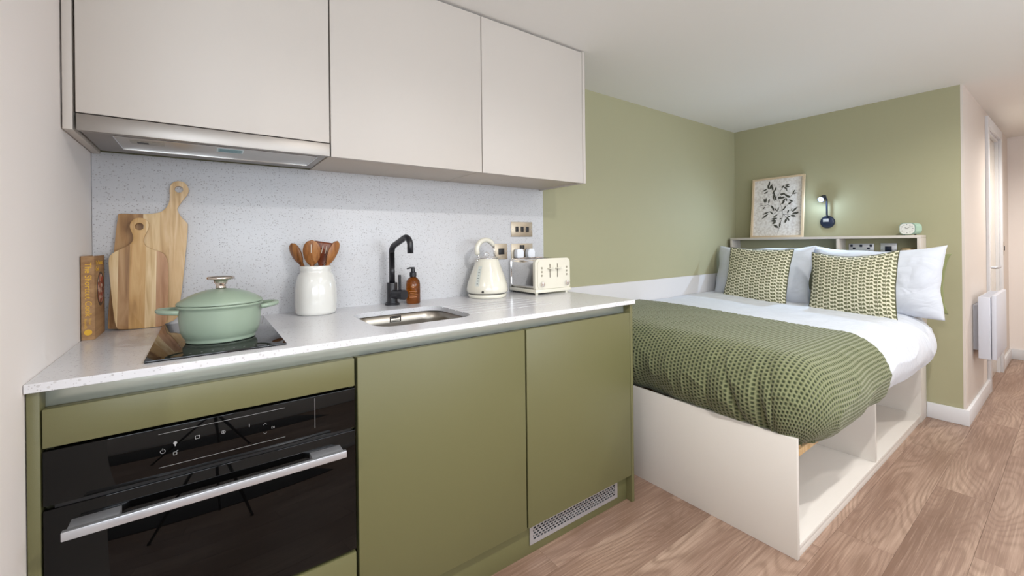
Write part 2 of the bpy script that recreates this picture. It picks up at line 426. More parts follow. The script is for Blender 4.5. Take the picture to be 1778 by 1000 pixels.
# door and casing in the hall
tr = thing('door_1', None, None, (DX0, YC, 0), kind='structure')
bm = bmesh.new()
B(bm, DX0-.075, DX0, YC-.018, YC, 0, DZ+.075, .002); B(bm, DX1, DX1+.075, YC-.018, YC, 0, DZ+.075, .002); B(bm, DX0, DX1, YC-.018, YC, DZ, DZ+.075, .002)
B(bm, DX0, DX0+.02, YC, YC+.12, 0, DZ); B(bm, DX1-.02, DX1, YC, YC+.12, 0, DZ); B(bm, DX0+.02, DX1-.02, YC, YC+.12, DZ-.02, DZ)
link('door_casing', fin(bm, 'door_casing'), M_base, tr, True)
box('door_leaf', M('gloss cream door', 'EDE6DA', .18), tr, DX0+.023, DX1-.023, YC+.02, YC+.06, .008, DZ-.023, .002)
bm = bmesh.new()
hx = DX0+.075
lathe(bm, [(.0, 0), (.026, 0), (.026, .008), (.0, .008)], n=20, mx=Matrix.Translation((hx, YC+.02, .945)) @ Matrix.Rotation(PI/2, 4, 'X'))
tube(bm, [(hx, YC+.015, .945), (hx, YC-.035, .945), (hx+.02, YC-.045, .945), (hx+.15, YC-.045, .945)], .009, 10)
lathe(bm, [(.0, 0), (.018, 0), (.018, .012), (.0, .012)], n=16, mx=Matrix.Translation((hx, YC+.02, .875)) @ Matrix.Rotation(PI/2, 4, 'X'))
link('door_handle', fin(bm, 'door_handle'), M_steel, tr, True)
bm = bmesh.new(); B(bm, 5.83, 5.90, YC-.008, YC, 1.02, 1.14, .002)
o = link('wall_switch', fin(bm, 'wall_switch'), M_plate, None, True, label='small metal plate switch on the hall wall past the door', category='switch')
bm = bmesh.new(); B(bm, 5.855, 5.875, YC-.013, YC-.008, 1.06, 1.10, .001); link('rocker', fin(bm, 'rocker'), M_dark, o, True)

# panel heater on hall wall
th = thing('wall_heater', 'slim white electric panel heater mounted on the hall wall beside the door', 'heater', (4.3, YC, .38))
bm = bmesh.new(); B(bm, 4.16, 4.62, .433, YC, .43, .73, .002); link('wall_bracket', fin(bm, 'b'), M_heater, th, True)
bm = bmesh.new(); vs = B(bm, 4.10, 4.66, .374, .430, .387, .79, .004)
link('heater_body', fin(bm, 'b'), M_heater, th, True)
bm = bmesh.new(); B(bm, 4.10, 4.66, .349, .3715, .387, .805, .005); link('front_panel', fin(bm, 'b'), M_heater, th, True)
bm = bmesh.new()
for i in range(16): B(bm, 4.13+i*.032, 4.15+i*.032, .382, .422, .7885, .7915)
link('air_slot', fin(bm, 'b'), M('pale grey slot', 'B9BCC6', .6), th)

# downlights
for i, (x, y, e, c) in enumerate(DOWN):
    lab = ['round lit recessed ceiling downlight in the aisle beside the bed, nearest the bed', 'round lit recessed ceiling downlight over the aisle in front of the sink cabinet', 'round lit recessed ceiling downlight left of the kitchen, towards the window nook', 'round lit recessed ceiling downlight near the window wall, behind the sink aisle', 'round lit recessed ceiling downlight near the window wall, level with the bed', 'round lit recessed ceiling downlight in the hall by the door'][i]
    t = thing('ceiling_downlight', lab, 'downlight', (x, y, CEIL), group='recessed ceiling downlights')
    bm = bmesh.new(); lathe(bm, [(.036, -.001), (.046, -.004), (.046, 0.0), (.036, 0.0)], c=(x, y, CEIL), n=32)
    link('trim_ring', fin(bm, 'r'), M_white_metal, t, True)
    bm = bmesh.new(); lathe(bm, [(0, -.0025), (.036, -.0025), (.036, 0), (0, 0)], c=(x, y, CEIL), n=32)
    link('lamp_lens', fin(bm, 'r'), M_led, t, True)

# ------------------------------------------------------------------ kitchen: base run
YF = 1.225           # door face plane
ZW = .915
box('end_panel', M_cab, None, XL+.002, -.2645, YF, YS, 0, .8965, .0015, label='green end panel against the left wall beside the oven', category='panel')
box('end_panel', M_cab, None, 1.553, 1.571, YF, YK-.013, 0, .8965, .0015, label='green end panel closing the right end of the base cabinets next to the bed', category='panel')
box('plinth', M_cab, None, -.2645, 1.553, 1.257, 1.272, 0, .118, .001, label='green plinth board running under the base cabinets', category='plinth')
def carcass(t, x0, x1, z0=.12, z1=.855, y0=None, mat=None):
    y0 = y0 or YF+.021
    bm = bmesh.new()
    B(bm, x0, x0+.016, y0, YS-.01, z0, z1); B(bm, x1-.016, x1, y0, YS-.01, z0, z1); B(bm, x0+.016, x1-.016, y0, YS-.01, z0, z0+.016)
    B(bm, x0+.016, x1-.016, YS-.02, YS-.01, z0+.016, z1); B(bm, x0+.016, x1-.016, y0+.05, y0+.1, z1-.016, z1)
    return link('carcass', fin(bm, 'carcass'), mat or M_cab_in, t)
# oven cabinet
t = thing('oven_cabinet', 'green base cabinet housing the built-in oven, leftmost in the run', 'cabinet', (.04, YF, 0))
bm = bmesh.new(); x0, x1 = -.262, .342
B(bm, x0, x0+.012, YF+.021, YS-.01, .12, .855); B(bm, x1-.012, x1, YF+.021, YS-.01, .12, .855); B(bm, x0+.012, x1-.012, YF+.021, YS-.01, .12, .136)
B(bm, x0+.012, x1-.012, YF+.021, YS-.01, .3, .312); B(bm, x0+.012, x1-.012, YF+.021, YF+.1, .779, .855)
link('carcass', fin(bm, 'c'), M_cab_in, t)
box('filler_panel', M_cab, t, x0, .3405, YF, YF+.019, .781, .8585, .0018)
box('drawer_front', M_cab, t, x0, .3405, YF, YF+.019, .123, .3125, .0018)
# oven
ov = thing('built_in_oven', 'black glass built-in compact oven with a silver bar handle and touch controls', 'oven', (.04, YF, .322))
box('oven_body', M_dark, ov, -.249, .329, YF+.022, YF+.52, .325, .772, .001)
box('control_panel', M_blackglass, ov, -.2615, .3405, YF-.001, YF+.0195, .6655, .7755, .0015)
box('oven_door', M_blackglass, ov, -.2615, .3405, YF-.001, YF+.0195, .3225, .6575, .0015)
bm = bmesh.new(); B(bm, -.246, .329, YF+.003, YF+.0215, .6577, .6653); link('air_gap', fin(bm, 'a'), M_dark, ov)
bm = bmesh.new()
B(bm, -.228, .304, YF-.052, YF-.040, .611, .629, .0015)
hd = link('oven_handle', fin(bm, 'h'), M_steel, ov, True)
for bx in (-.222, .222):
    bm = bmesh.new(); B(bm, bx, bx+.076, YF-.040, YF-.001, .613, .628, .001); link('handle_bracket', fin(bm, 'h'), M_steel, hd, True)
bm = bmesh.new()
yy = YF-.0013
def gl(x0, x1, z0, z1): B(bm, x0, x1, yy, YF-.0008, z0, z1)
gl(-.085, .165, .7612, .7619); gl(-.085, .165, .6868, .6875)
# symbols: power ring, bulb, music-like square, square, disc, key, up/down chevrons, play/pause
def ring_sym(cx, cz, r, w, a0=0, a1=2*PI, n=16):
    for i in range(n):
        a, b = a0+(a1-a0)*i/n, a0+(a1-a0)*(i+1)/n
        v = [bm.verts.new((cx+rr*math.cos(q), yy, cz+rr*math.sin(q))) for rr, q in ((r, a), (r, b), (r-w, b), (r-w, a))]
        bm.faces.new(v)
def line_sym(ax, az, bx, bz, w=.0006):
    d = Vector((bx-ax, bz-az)).normalized(); nn = Vector((-d.y, d.x))*w/2
    bm.faces.new([bm.verts.new((px, yy, pz)) for px, pz in ((ax+nn.x, az+nn.y), (bx+nn.x, bz+nn.y), (bx-nn.x, bz-nn.y), (ax-nn.x, az-nn.y))])
ring_sym(-.078, .722, .0048, .0008, PI*.65, PI*2.35); line_sym(-.078, .7225, -.078, .729, .0008)
ring_sym(-.056, .735, .0034, .0034); gl(-.0572, -.0548, .728, .7315)
for a in ((-.0595, .7085, -.0535, .7085), (-.0595, .7148, -.0535, .7148), (-.0595, .7085, -.0595, .7148), (-.0535, .7085, -.0535, .7148), (-.0545, .7165, -.051, .7175)): line_sym(*a, .0009)
for a in ((-.0195, .7335, -.0115, .7335), (-.0195, .7405, -.0115, .7405), (-.0195, .7335, -.0195, .7405), (-.0115, .7335, -.0115, .7405)): line_sym(*a, .0009)
ring_sym(.034, .735, .0042, .0008); ring_sym(.034, .735, .0018, .0018)
gl(.0858, .0874, .733, .7405)
line_sym(.117, .7295, .1205, .7335, .0008); line_sym(.1205, .7335, .124, .7295, .0008)
line_sym(.117, .7105, .1205, .7065, .0008); line_sym(.1205, .7065, .124, .7105, .0008)
for dx in (.135, .1405): line_sym(dx, .716, dx, .7215, .0008)
line_sym(.1365, .7215, .1395, .7187); line_sym(.1395, .7187, .1365, .716)
gl(.2355, .2362, .690, .770)
link('control_symbols', fin(bm, 's'), M_symbol, ov, label='fine grey printed touch symbols and lines')

for x0, x1, lab in ((.3485, .9505, 'green base cabinet with one tall handleless door, under the sink'), (.9575, 1.5505, 'green base cabinet with one tall handleless door, last before the bed')):
    t = thing('base_cabinet', lab, 'cabinet', ((x0+x1)/2, YF, .12), group='handleless green base cabinets')
    bm = bmesh.new()
    xs = x0-.002
    B(bm, x0, x0+.016, YF+.021, YS-.01, .125, .855); B(bm, x1-.016, x1, YF+.021, YS-.01, .125, .855); B(bm, x0+.016, x1-.016, YF+.021, YS-.01, .125, .141)
    link('carcass', fin(bm, 'c'), M_cab_in, t)
    box('door', M_cab, t, x0, x1, YF, YF+.019, .123, .8585, .0018)
box('finger_rail', M_rail, None, -.2645, 1.553, 1.262, 1.268, .8545, .897, .0005, label='grey recessed finger-pull rail under the worktop edge', category='rail')
# filler behind left of rail
# vent grille in plinth
t = thing('plinth_vent', 'perforated steel ventilation grille in the green plinth', 'vent', (1.24, 1.255, .03))
gx0, gx1, gz0, gz1 = .985, 1.487, .034, .112
bm = bmesh.new()
prismv = rrect(gx0, gx1, gz0, gz1, .001, 1)
B(bm, gx0, gx1, 1.2525, 1.2555, gz0, gz0+.014); B(bm, gx0, gx1, 1.2525, 1.2555, gz1-.014, gz1); B(bm, gx0, gx0+.016, 1.2525, 1.2555, gz0+.014, gz1-.014); B(bm, gx1-.016, gx1, 1.2525, 1.2555, gz0+.014, gz1-.014)
nr = 5; rh = (gz1-gz0-.028)/nr
for r in range(nr+1):
    zc = gz0+.014+r*rh; B(bm, gx0+.016, gx1-.016, 1.2527, 1.2553, zc-.0014, zc+.0014)
for r in range(nr):
    z0 = gz0+.014+r*rh+.0014; off = .5*(r % 2)
    for k in range(27):
        xx = gx0+.016+(k+off)*(gx1-gx0-.032)/27
        if xx > gx1-.018: continue
        B(bm, xx-.0025, xx+.0025, 1.2527, 1.2553, z0, z0+rh-.0028)
link('grille', fin(bm, 'g'), M_steel, t)
box('grille_backing', M_dark, t, gx0+.004, gx1-.004, 1.2556, 1.2568, gz0+.002, gz1-.002, 0)

# worktop with sink cut-out and drainer grooves
bm = bmesh.new(); B(bm, XL+.001, 1.579, 1.215, YS, .897, ZW, .0012)
wt = link('worktop', fin(bm, 'w'), M_quartz, None, False, label='long white speckled quartz worktop over the green cabinets', category='worktop')
bm = bmesh.new()
def plan_prism(bm, outline, z0, z1):
    a = [bm.verts.new((x, y, z0)) for x, y in outline]; b = [bm.verts.new((x, y, z1)) for x, y in outline]
    n = len(a); bm.faces.new(list(reversed(a))); bm.faces.new(b)
    for i in range(n): bm.faces.new((a[i], a[(i+1) % n], b[(i+1) % n], b[i]))
SX0, SX1, SY0, SY1 = .443, .805, 1.322, 1.655
plan_prism(bm, rrect(SX0, SX1, SY0, SY1, .07, 10), .88, .93)
cut1 = link('cut', fin(bm, 'c'), M_quartz)
bm = bmesh.new()
for i in range(5):
    y = 1.375+i*.055; plan_prism(bm, [(x, yy_) for x, yy_ in ((SX1-.06, y-.003), (1.22, y-.003), (1.224, y), (1.22, y+.003), (SX1-.06, y+.003))], ZW-.003, .93)
cut2 = link('cut', fin(bm, 'c'), M_quartz)
bool_diff(wt, [cut1, cut2])
# sink
sk = thing('kitchen_sink', 'brushed steel undermount sink bowl set in the white worktop', 'sink', (.62, 1.49, .75))
def bowl(bm):
    levels = [(0.0, .8968, .0012), (0.0, .86, .001), (.0, .80, .0), (-.006, .775, -.002), (-.02, .757, -.01), (-.05, .752, -.02)]
    rings = []
    for d, z, dd in levels:
        ol = rrect(SX0-dd+max(0, -d), SX1+dd-max(0, -d), SY0-dd+max(0, -d), SY1+dd-max(0, -d), max(.02, .07+d*.3), 8)
        rings.append([bm.verts.new((x, y, z)) for x, y in ol])
    n = len(rings[0])
    for a, b in zip(rings, rings[1:]):
        for i in range(n): bm.faces.new((a[i], a[(i+1) % n], b[(i+1) % n], b[i]))
    bm.faces.new(rings[-1])
bm = bmesh.new(); bowl(bm); me = fin(bm, 'bowl')
o = link('bowl', me, M_sinksteel, sk, 'all'); md = o.modifiers.new('s', 'SOLIDIFY'); md.thickness = .001; md.offset = 1
bm = bmesh.new(); ox, oz = 0.623, 0.878
for a in ((ox-.022, ox+.022, oz+.0095, oz+.0115), (ox-.022, ox+.022, oz-.0115, oz-.0095), (ox-.022, ox-.020, oz-.0095, oz+.0095), (ox+.020, ox+.022, oz-.0095, oz+.0095),
          (ox-.017, ox+.017, oz+.0045, oz+.006), (ox-.017, ox+.017, oz-.006, oz-.0045)):
    B(bm, a[0], a[1], SY1-.004, SY1-.001, a[2], a[3])
link('overflow', fin(bm, 'o'), M_dark, sk)
bm = bmesh.new(); lathe(bm, [(0, .0), (.028, 0), (.034, .003), (.04, .003), (.042, 0)], c=((SX0+SX1)/2, (SY0+SY1)/2, .7525), n=28); link('drain', fin(bm, 'd'), M_chrome, sk, True)

# splashback
box('splashback', M_quartz_splash, None, XL+.001, 1.583, YS, YK-.0005, ZW-.0178, 1.484, .001, label='white speckled quartz splashback behind the worktop', category='splashback')

# ------------------------------------------------------------------ wall cabinets
YU = 1.505
ZU, ZT = 1.477, 2.137
box('end_panel', M_upper, None, -.2815, -.2635, YU, YS, ZU, CEIL-.004, .001, label='cashmere filler panel between the left wall and the first wall cabinet', category='panel')
box('end_panel', M_upper, None, 1.553, 1.571, YU, YK, ZU, CEIL-.004, .001, label='cashmere end panel on the right side of the wall cabinets', category='panel')
for x0, x1, z0, lab in ((-.2585, .3455, 1.5225, 'cashmere wall cabinet over the extractor hood, leftmost'), (.3495, .9495, ZU, 'cashmere wall cabinet in the middle, above the tap'), (.9525, 1.5505, ZU, 'cashmere wall cabinet at the right end, above the kettle and toaster')):
    t = thing('wall_cabinet', lab, 'cabinet', ((x0+x1)/2, YU, z0), group='cashmere wall cabinets')
    box('carcass', M_upper_e, t, x0, x1-.0005, YU+.021, YS-.001, z0+.006, ZT-.004, .0005)
    box('door', M_upper, t, x0+.0004, x1-.0004, YU, YU+.019, z0, ZT, .0012)
    box('shadow_strip', M_gapdark, t, x0-.0042, x1+.0015, YU+.0193, YU+.0207, z0+.006, ZT-.004, 0)  # dark strip paints the shade between the doors
box('ceiling_filler', M_gapdark, None, -.26, 1.55, YU+.03, YU+.045, ZT-.02, CEIL-.001, 0, label='recessed dark filler strip in the gap between wall cabinets and ceiling', category='filler')  # dark colour stands in for the shade above the doors

# hood
t = thing('extractor_hood', 'slim stainless steel extractor hood under the leftmost wall cabinet', 'hood', (.04, YU, ZU))
box('front_bar', M_steel_dark, t, -.2572, .3455, YU-.001, YU+.018, ZU, 1.5195, .001)
bm = bmesh.new(); B(bm, -.2575, .3450, YU+.019, 1.83, 1.484, 1.519, .001); link('hood_body', fin(bm, 'h'), M_steel_dark, t, True)
bm = bmesh.new()
fo = [(-.20, 1.53), (.325, 1.53), (.30, 1.80), (-.19, 1.80)]
B(bm, -.195, .315, 1.535, 1.74, 1.4785, 1.4845, .002); link('filter_panel', fin(bm, 'h'), M('pale anodised filter', 'BDB8B2', .38, .9), t, True)
bm = bmesh.new()
for a in ((-.195, .315, 1.535, 1.5375), (-.195, .315, 1.7375, 1.74), (-.195, -.1925, 1.5375, 1.7375), (.3125, .315, 1.5375, 1.7375)): B(bm, a[0], a[1], a[2], a[3], 1.477, 1.4786)
link('filter_edge', fin(bm, 'h'), M_chrome, t)
bm = bmesh.new(); B(bm, -.165, -.09, 1.575, 1.62, 1.4765, 1.4788, .001); sw = link('lamp_cover', fin(bm, 'h'), M('grey lamp cover', '9A958C', .4), t, True)
bm = bmesh.new(); B(bm, -.150, -.125, 1.585, 1.605, 1.4755, 1.4768, .0005); link('slide_catch', fin(bm, 'h'), M_dark, sw)
bm = bmesh.new(); B(bm, .035, .105, 1.56, 1.62, 1.4775, 1.4786); st = link('warning_sticker', fin(bm, 'h'), M('sticker white', 'D5E2E6', .5), t, label='pale blue printed sticker')
bm = bmesh.new()
B(bm, .039, .101, 1.564, 1.616, 1.4772, 1.4776); link('sticker_print', fin(bm, 'h'), M('sticker teal', '93B4BC', .5), st)
bm = bmesh.new()
for i in range(5):
    B(bm, .043, .097-(i % 2)*.008, 1.570+i*.009, 1.572+i*.009, 1.4768, 1.4773)
link('sticker_text', fin(bm, 'h'), M('sticker ink', '5F8790', .5), st)

# ------------------------------------------------------------------ induction hob
t = thing('induction_hob', 'black glass two-zone hob set on the worktop under the green casserole', 'hob', (.035, 1.54, ZW))
box('glass_top', M('hob glass', '0C0B0B', .04), t, -.112, .176, 1.262, 1.812, ZW+.0002, ZW+.0055, .0012)
M_pr = M('grey glass print', '5C5C5C', .5)
for cy in (1.42, 1.66):
    bm = bmesh.new()
    for k in range(40):
        a, b = 2*PI*k/40, 2*PI*(k+.5)/40
        bm.faces.new([bm.verts.new((.032+r*math.cos(q), cy+r*math.sin(q), ZW+.0057)) for r, q in ((.09, a), (.09, b), (.089, b), (.089, a))])
    link('zone_ring', fin(bm, 'm'), M_pr, t)
bm = bmesh.new()
for k in range(7): B(bm, -.03+k*.022, -.026+k*.022, 1.284, 1.288, ZW+.0055, ZW+.0058)
link('touch_marks', fin(bm, 'm'), M_pr, t, kind='stuff')
ZH = ZW+.0057

# casserole
t = thing('casserole_pot', 'oval sage green cast iron casserole with lid on the black hob', 'pot', (.038, 1.43, ZH))
c = (.038, 1.43, ZH)
def oval(bm, prof, sx, sy, n=48): lathe(bm, prof, c, n, sx=sx, sy=sy)
bm = bmesh.new()
oval(bm, [(0, .001), (.80, .001), (.83, .004), (.80, .008), (.86, .014), (.93, .03), (.965, .06), (.98, .085), (.985, .093), (1.02, .0945), (1.02, .100), (.93, .100), (.92, .09), (.9, .03), (.8, .012), (0, .010)], .0985, .082)
link('pot_body', fin(bm, 'p'), M_pot, t, 'all')
bm = bmesh.new()
oval(bm, [(0, .101), (.97, .101), (1.015, .1012), (1.02, .104), (1.0, .108), (.86, .118), (.62, .130), (.36, .138), (.12, .141), (0, .141)], .0985, .082)
ld = link('lid', fin(bm, 'p'), M_pot, t, 'all')
bm = bmesh.new(); lathe(bm, [(0, .140), (.012, .140), (.0125, .145), (.011, .150), (.0165, .160), (.0175, .165), (.031, .167), (.033, .170), (.0315, .174), (.015, .1765), (0, .1765)], c, 28)
link('lid_knob', fin(bm, 'p'), M('polished nickel', 'D8CFC6', .12, 1), ld, 'all', label='polished metal knob')
for sgn in (-1, 1):
    bm = bmesh.new()
    # flat loop handle
    pts = []
    for i in range(13):
        a = -PI/2+PI*i/12; pts.append((c[0]+sgn*(.092+.044*math.cos(a)), c[1]+.040*math.sin(a), ZH+.087+.004*math.cos(a)))
    tube(bm, pts, .0065, 10)
    link('handle', fin(bm, 'p'), M_pot, t, 'all')

# ------------------------------------------------------------------ chopping boards and cook book
def board(name, label, outline, ring_c, ring_r, y0, th, lean, cuts, mats):
    t = thing(name, label, 'chopping board', (sum(p[0] for p in outline)/len(outline), y0, ZW+.001), group='wooden chopping boards')
    # smooth the outline
    def chaikin(o, k=2):
        for _ in range(k):
            n = []
            for i in range(len(o)):
                a, b = Vector(o[i]), Vector(o[(i+1) % len(o)]); n += [tuple(a*.75+b*.25), tuple(a*.25+b*.75)]
            o = n
        return o
    ol = chaikin(outline); hole = [(ring_c[0]+ring_r*math.cos(-2*PI*i/20), ring_c[1]+ring_r*math.sin(-2*PI*i/20)) for i in range(20)]
    edges = [-9]+cuts+[9]
    for i, (a, b) in enumerate(zip(edges, edges[1:])):
        bm = bmesh.new(); prism(bm, ol, 0, th, [hole])
        tilt = Vector((1, 0, -.03 if name else 0)).normalized()
        for xc, keep in ((a, 1), (b, -1)):
            if abs(xc) < 5:
                bmesh.ops.bisect_plane(bm, geom=bm.verts[:]+bm.edges[:]+bm.faces[:], plane_co=(xc, 0, 1.05), plane_no=Vector((1, 0, -.02)).normalized(), clear_inner=keep > 0, clear_outer=keep < 0)
                es = [e for e in bm.edges if e.is_boundary]
                if es: bmesh.ops.holes_fill(bm, edges=es, sides=0)
        bmesh.ops.remove_doubles(bm, verts=bm.verts, dist=1e-5)
        for v in bm.verts: v.co.y += y0+(v.co.z-ZW)*lean
        bm.normal_update()
        es = [e for e in bm.edges if len(e.link_faces) == 2 and e.calc_face_angle(0) > 1.2 and abs((e.verts[0].co.x-e.verts[1].co.x)) + abs(e.verts[0].co.z-e.verts[1].co.z) > 0 and not all(min(abs(v.co.x-(xc+.02*(v.co.z-1.05))) for xc in edges) < 2e-4 for v in e.verts)]
        try: bmesh.ops.bevel(bm, geom=es, offset=.0018, segments=2, profile=.5, affect='EDGES', clamp_overlap=True)
        except Exception: pass
        link('wood_strip', fin(bm, 'strip'), mats[i], t, True)
    return t
BIG = [(-.251, .927), (-.242, .9165), (-.076, .9165), (-.068, .98), (-.056, 1.088), (-.043, 1.253), (-.046, 1.261), (-.064, 1.284), (-.073, 1.305), (-.07, 1.315), (-.059, 1.336), (-.043, 1.36), (-.039, 1.378), (-.049, 1.4), (-.067, 1.406), (-.084, 1.399), (-.093, 1.38), (-.091, 1.346), (-.095, 1.323), (-.106, 1.304), (-.121, 1.293), (-.163, 1.287), (-.218, 1.289), (-.223, 1.282)]
SMALL = [(-.219, .9168), (-.126, .9162), (-.103, .917), (-.098, .98), (-.096, 1.092), (-.098, 1.131), (-.105, 1.156), (-.129, 1.169), (-.149, 1.176), (-.159, 1.193), (-.158, 1.209), (-.148, 1.234), (-.144, 1.25), (-.148, 1.266), (-.159, 1.274), (-.172, 1.275), (-.185, 1.267), (-.192, 1.252), (-.19, 1.236), (-.184, 1.22), (-.183, 1.206), (-.187, 1.193), (-.2, 1.181), (-.222, 1.169), (-.237, 1.157), (-.242, 1.141), (-.241, 1.11), (-.231, .962), (-.225, .927)]
board('chopping_board', 'large wooden chopping board with ring handle leaning on the splashback, behind the small one', BIG, (-.067, 1.376), .0115, 1.834, .014, .016, [-.165, -.122, -.096], [WD[2], WD[0], WD[4], WD[4]])
board('chopping_board', 'smaller striped wooden chopping board with ring handle, leaning in front of the large one', SMALL, (-.168, 1.246), .0115, 1.812, .015, .018, [-.221, -.194, -.155, -.128], [WD[0], WD[2], WD[1], WD[0], WD[3]])

t = thing('cook_book', 'brown hardback cook book with gold spine lettering standing against the left wall', 'book', (-.268, 1.76, ZW))
bx0, bx1, by0, by1, bz1 = -.2825, -.2545, 1.687, 1.838, 1.155
box('book_block', M('book pages', 'E8DFC8', .8), t, bx0+.003, bx1-.003, by0+.003, by1-.004, ZW+.003, bz1-.004, 0)
bm = bmesh.new()
B(bm, bx0, bx0+.003, by0, by1, ZW+.0005, bz1, .0005); B(bm, bx1-.003, bx1, by0, by1, ZW+.0005, bz1, .0005); B(bm, bx0+.003, bx1-.003, by0, by0+.003, ZW+.0005, bz1)
link('book_cover', fin(bm, 'b'), M_book, t)
mx = Matrix.Translation(((bx0+bx1)/2+.0005, by0-.0002, bz1-.018)) @ Matrix(((0, 1, 0, 0), (0, 0, -1, 0), (-1, 0, 0, 0), (0, 0, 0, 1)))
link('spine_title', text_mesh('The Shortcut Cook', .0195, mx, .0002, .0001), M_bookgold, t, label='gold lettering on the spine')
mx2 = Matrix.Translation(((bx0+bx1)/2+.004, by0-.0002, bz1-.178)) @ Matrix(((0, 1, 0, 0), (0, 0, -1, 0), (-1, 0, 0, 0), (0, 0, 0, 1)))
link('spine_author', text_mesh('Rosie', .008, mx2, .0002), M_bookgold, t)
mx2 = Matrix.Translation(((bx0+bx1)/2-.005, by0-.0002, bz1-.178)) @ Matrix(((0, 1, 0, 0), (0, 0, -1, 0), (-1, 0, 0, 0), (0, 0, 0, 1)))
link('spine_author', text_mesh('Reynolds', .008, mx2, .0002), M_bookgold, t)
bm = bmesh.new(); lathe(bm, [(0, 0), (.0085, 0), (.0085, .0004), (0, .0004)], n=24, mx=Matrix.Translation(((bx0+bx1)/2, by0, ZW+.022)) @ Matrix.Rotation(PI/2, 4, 'X')); link('spine_emblem', fin(bm, 'e'), M_bookgold, t)
# photo of a dish on the front cover
def cov(name, prof_r, m, dx, cy=1.775, cz=1.055):
    bm = bmesh.new(); lathe(bm, [(0, 0), (prof_r, 0), (prof_r, .0003), (0, .0003)], n=30, mx=Matrix.Translation((bx1+dx, cy, cz)) @ Matrix.Rotation(PI/2, 4, 'Y'))
    return link(name, fin(bm, 'c'), m, t)
cov('dish_picture', .052, M('dish dark', '3A2A22', .5), 0)
def m_food():
    m = M('printed dish', 'A03C20', .5); q = NT(m); v = q.a('ShaderNodeTexVoronoi', {'Vector': q.obj(), 'Scale': 90}); c = q.ramp(q.a('ShaderNodeSeparateColor', {0: v.outputs['Color']}).outputs[0], [(0, '4A2A1E'), (.35, 'A8401F'), (.6, 'D8C8B8'), (.85, '7A3A24')]); q.l.new(c, q.b.inputs['Base Color']); return m
cov('food_picture', .044, m_food(), .0003)
mx = Matrix.Translation((bx1+.0002, by0+.022, bz1-.03)) @ Matrix(((0, 0, 1, 0), (1, 0, 0, 0), (0, 1, 0, 0), (0, 0, 0, 1)))
link('cover_title', text_mesh('The Shortcut\nCook', .018, mx, .0002), M_bookgold, t)

# ------------------------------------------------------------------ utensil jar
jc = (.350, 1.770, ZW+.0003)
t = thing('utensil_jar', 'white glazed ceramic jar holding wooden utensils on the worktop', 'jar', jc)
bm = bmesh.new(); lathe(bm, [(0, 0), (.066, 0), (.071, .003), (.0735, .012), (.0755, .05), (.0745, .09), (.070, .125), (.064, .147), (.0565, .158), (.0545, .163), (.056, .168), (.056, .183), (.0545, .185), (.0515, .184), (.051, .16), (.06, .14), (.068, .1), (.069, .02), (0, .012)], jc, 48)
link('jar_body', fin(bm, 'j'), M_jar, t, 'all')
def spoon(name, label, foot, head, rot, w, l, shape, mat, slots=0):
    """foot and head are world points; the handle runs from foot to the head base."""
    f, h = Vector(foot), Vector(head); d = (h-f).normalized()
    t = thing(name, label, 'utensil', foot, group='wooden utensils in the white jar')
    nrm = Vector((-.45, -.9, 0)); nrm.rotate(Matrix.Rotation(rot, 3, 'Z')); nrm = (nrm-d*nrm.dot(d)).normalized(); side = d.cross(nrm)
    bm = bmesh.new(); tube(bm, [f, f.lerp(h, .5), h-d*.005], [.006, .0065, .008], 10)
    hn = link('handle', fin(bm, 'u'), mat, t, 'all')
    bm = bmesh.new(); n = 14; rows_ = []
    for i in range(n+1):
        q = i/n
        if shape == 'spoon': ww = w*math.sqrt(max(0, 1-((q-.56)/.56)**2 if q < .56 else 1-((q-.56)/.44)**2)); ww = max(ww, .009*(1-q) if q < .3 else .0005)
        elif shape == 'spat': ww = .008+(w-.008)*min(1, q*1.15)**.9
        row = []
        for j in range(9):
            u = -1+j/4; z = (.006*(u*u-1) if shape == 'spoon' else .001*(u*u))*math.sin(PI*min(1, q+.05))
            row.append((h+d*(l*q-.012)+side*(ww*u)+nrm*(-z-.0)))
        rows_.append(row)
    th_ = .0045
    F = [[bm.verts.new(p+nrm*th_/2) for p in r] for r in rows_]; K = [[bm.verts.new(p-nrm*th_/2) for p in r] for r in rows_]
    for i in range(n):
        for j in range(8):
            bm.faces.new((F[i][j], F[i][j+1], F[i+1][j+1], F[i+1][j])); bm.faces.new((K[i][j], K[i+1][j], K[i+1][j+1], K[i][j+1]))
        bm.faces.new((F[i][0], F[i+1][0], K[i+1][0], K[i][0])); bm.faces.new((F[i][8], K[i][8], K[i+1][8], F[i+1][8]))
    for j in range(8): bm.faces.new((F[0][j], K[0][j], K[0][j+1], F[0][j+1])); bm.faces.new((F[n][j], F[n][j+1], K[n][j+1], K[n][j]))
    link('head', fin(bm, 'u'), mat, t, 'all')
    for k in range(slots):
        bm = bmesh.new(); u = (k-(slots-1)/2)*.014
        a = h+d*(l*.38)+side*u+nrm*(.0095 if shape == 'spoon' else .0035); b = h+d*(l*.72)+side*u+nrm*(.0095 if shape == 'spoon' else .0035)
        tube(bm, [a, b], .0018, 6); link('slot', fin(bm, 'u'), M('pale slot', 'D8C8B4', .5), t)
J = Vector(jc)
spoon('wooden_spoon', 'small pale wooden spoon leaning leftmost in the white jar', J+Vector((.022, -.01, .02)), J+Vector((-.052, .022, .205)), -.5, .023, .085, 'spoon', M_uten)
spoon('slotted_spoon', 'wooden slotted spoon with a round bowl, in front in the white jar', J+Vector((-.01, .02, .02)), J+Vector((-.018, -.024, .200)), .1, .031, .098, 'spoon', M_uten, 1)
spoon('slotted_spatula', 'dark reddish wooden slotted spatula standing at the back of the jar', J+Vector((-.02, -.01, .02)), J+Vector((.022, .006, .195)), .0, .040, .094, 'spat', M_uten2, 2)
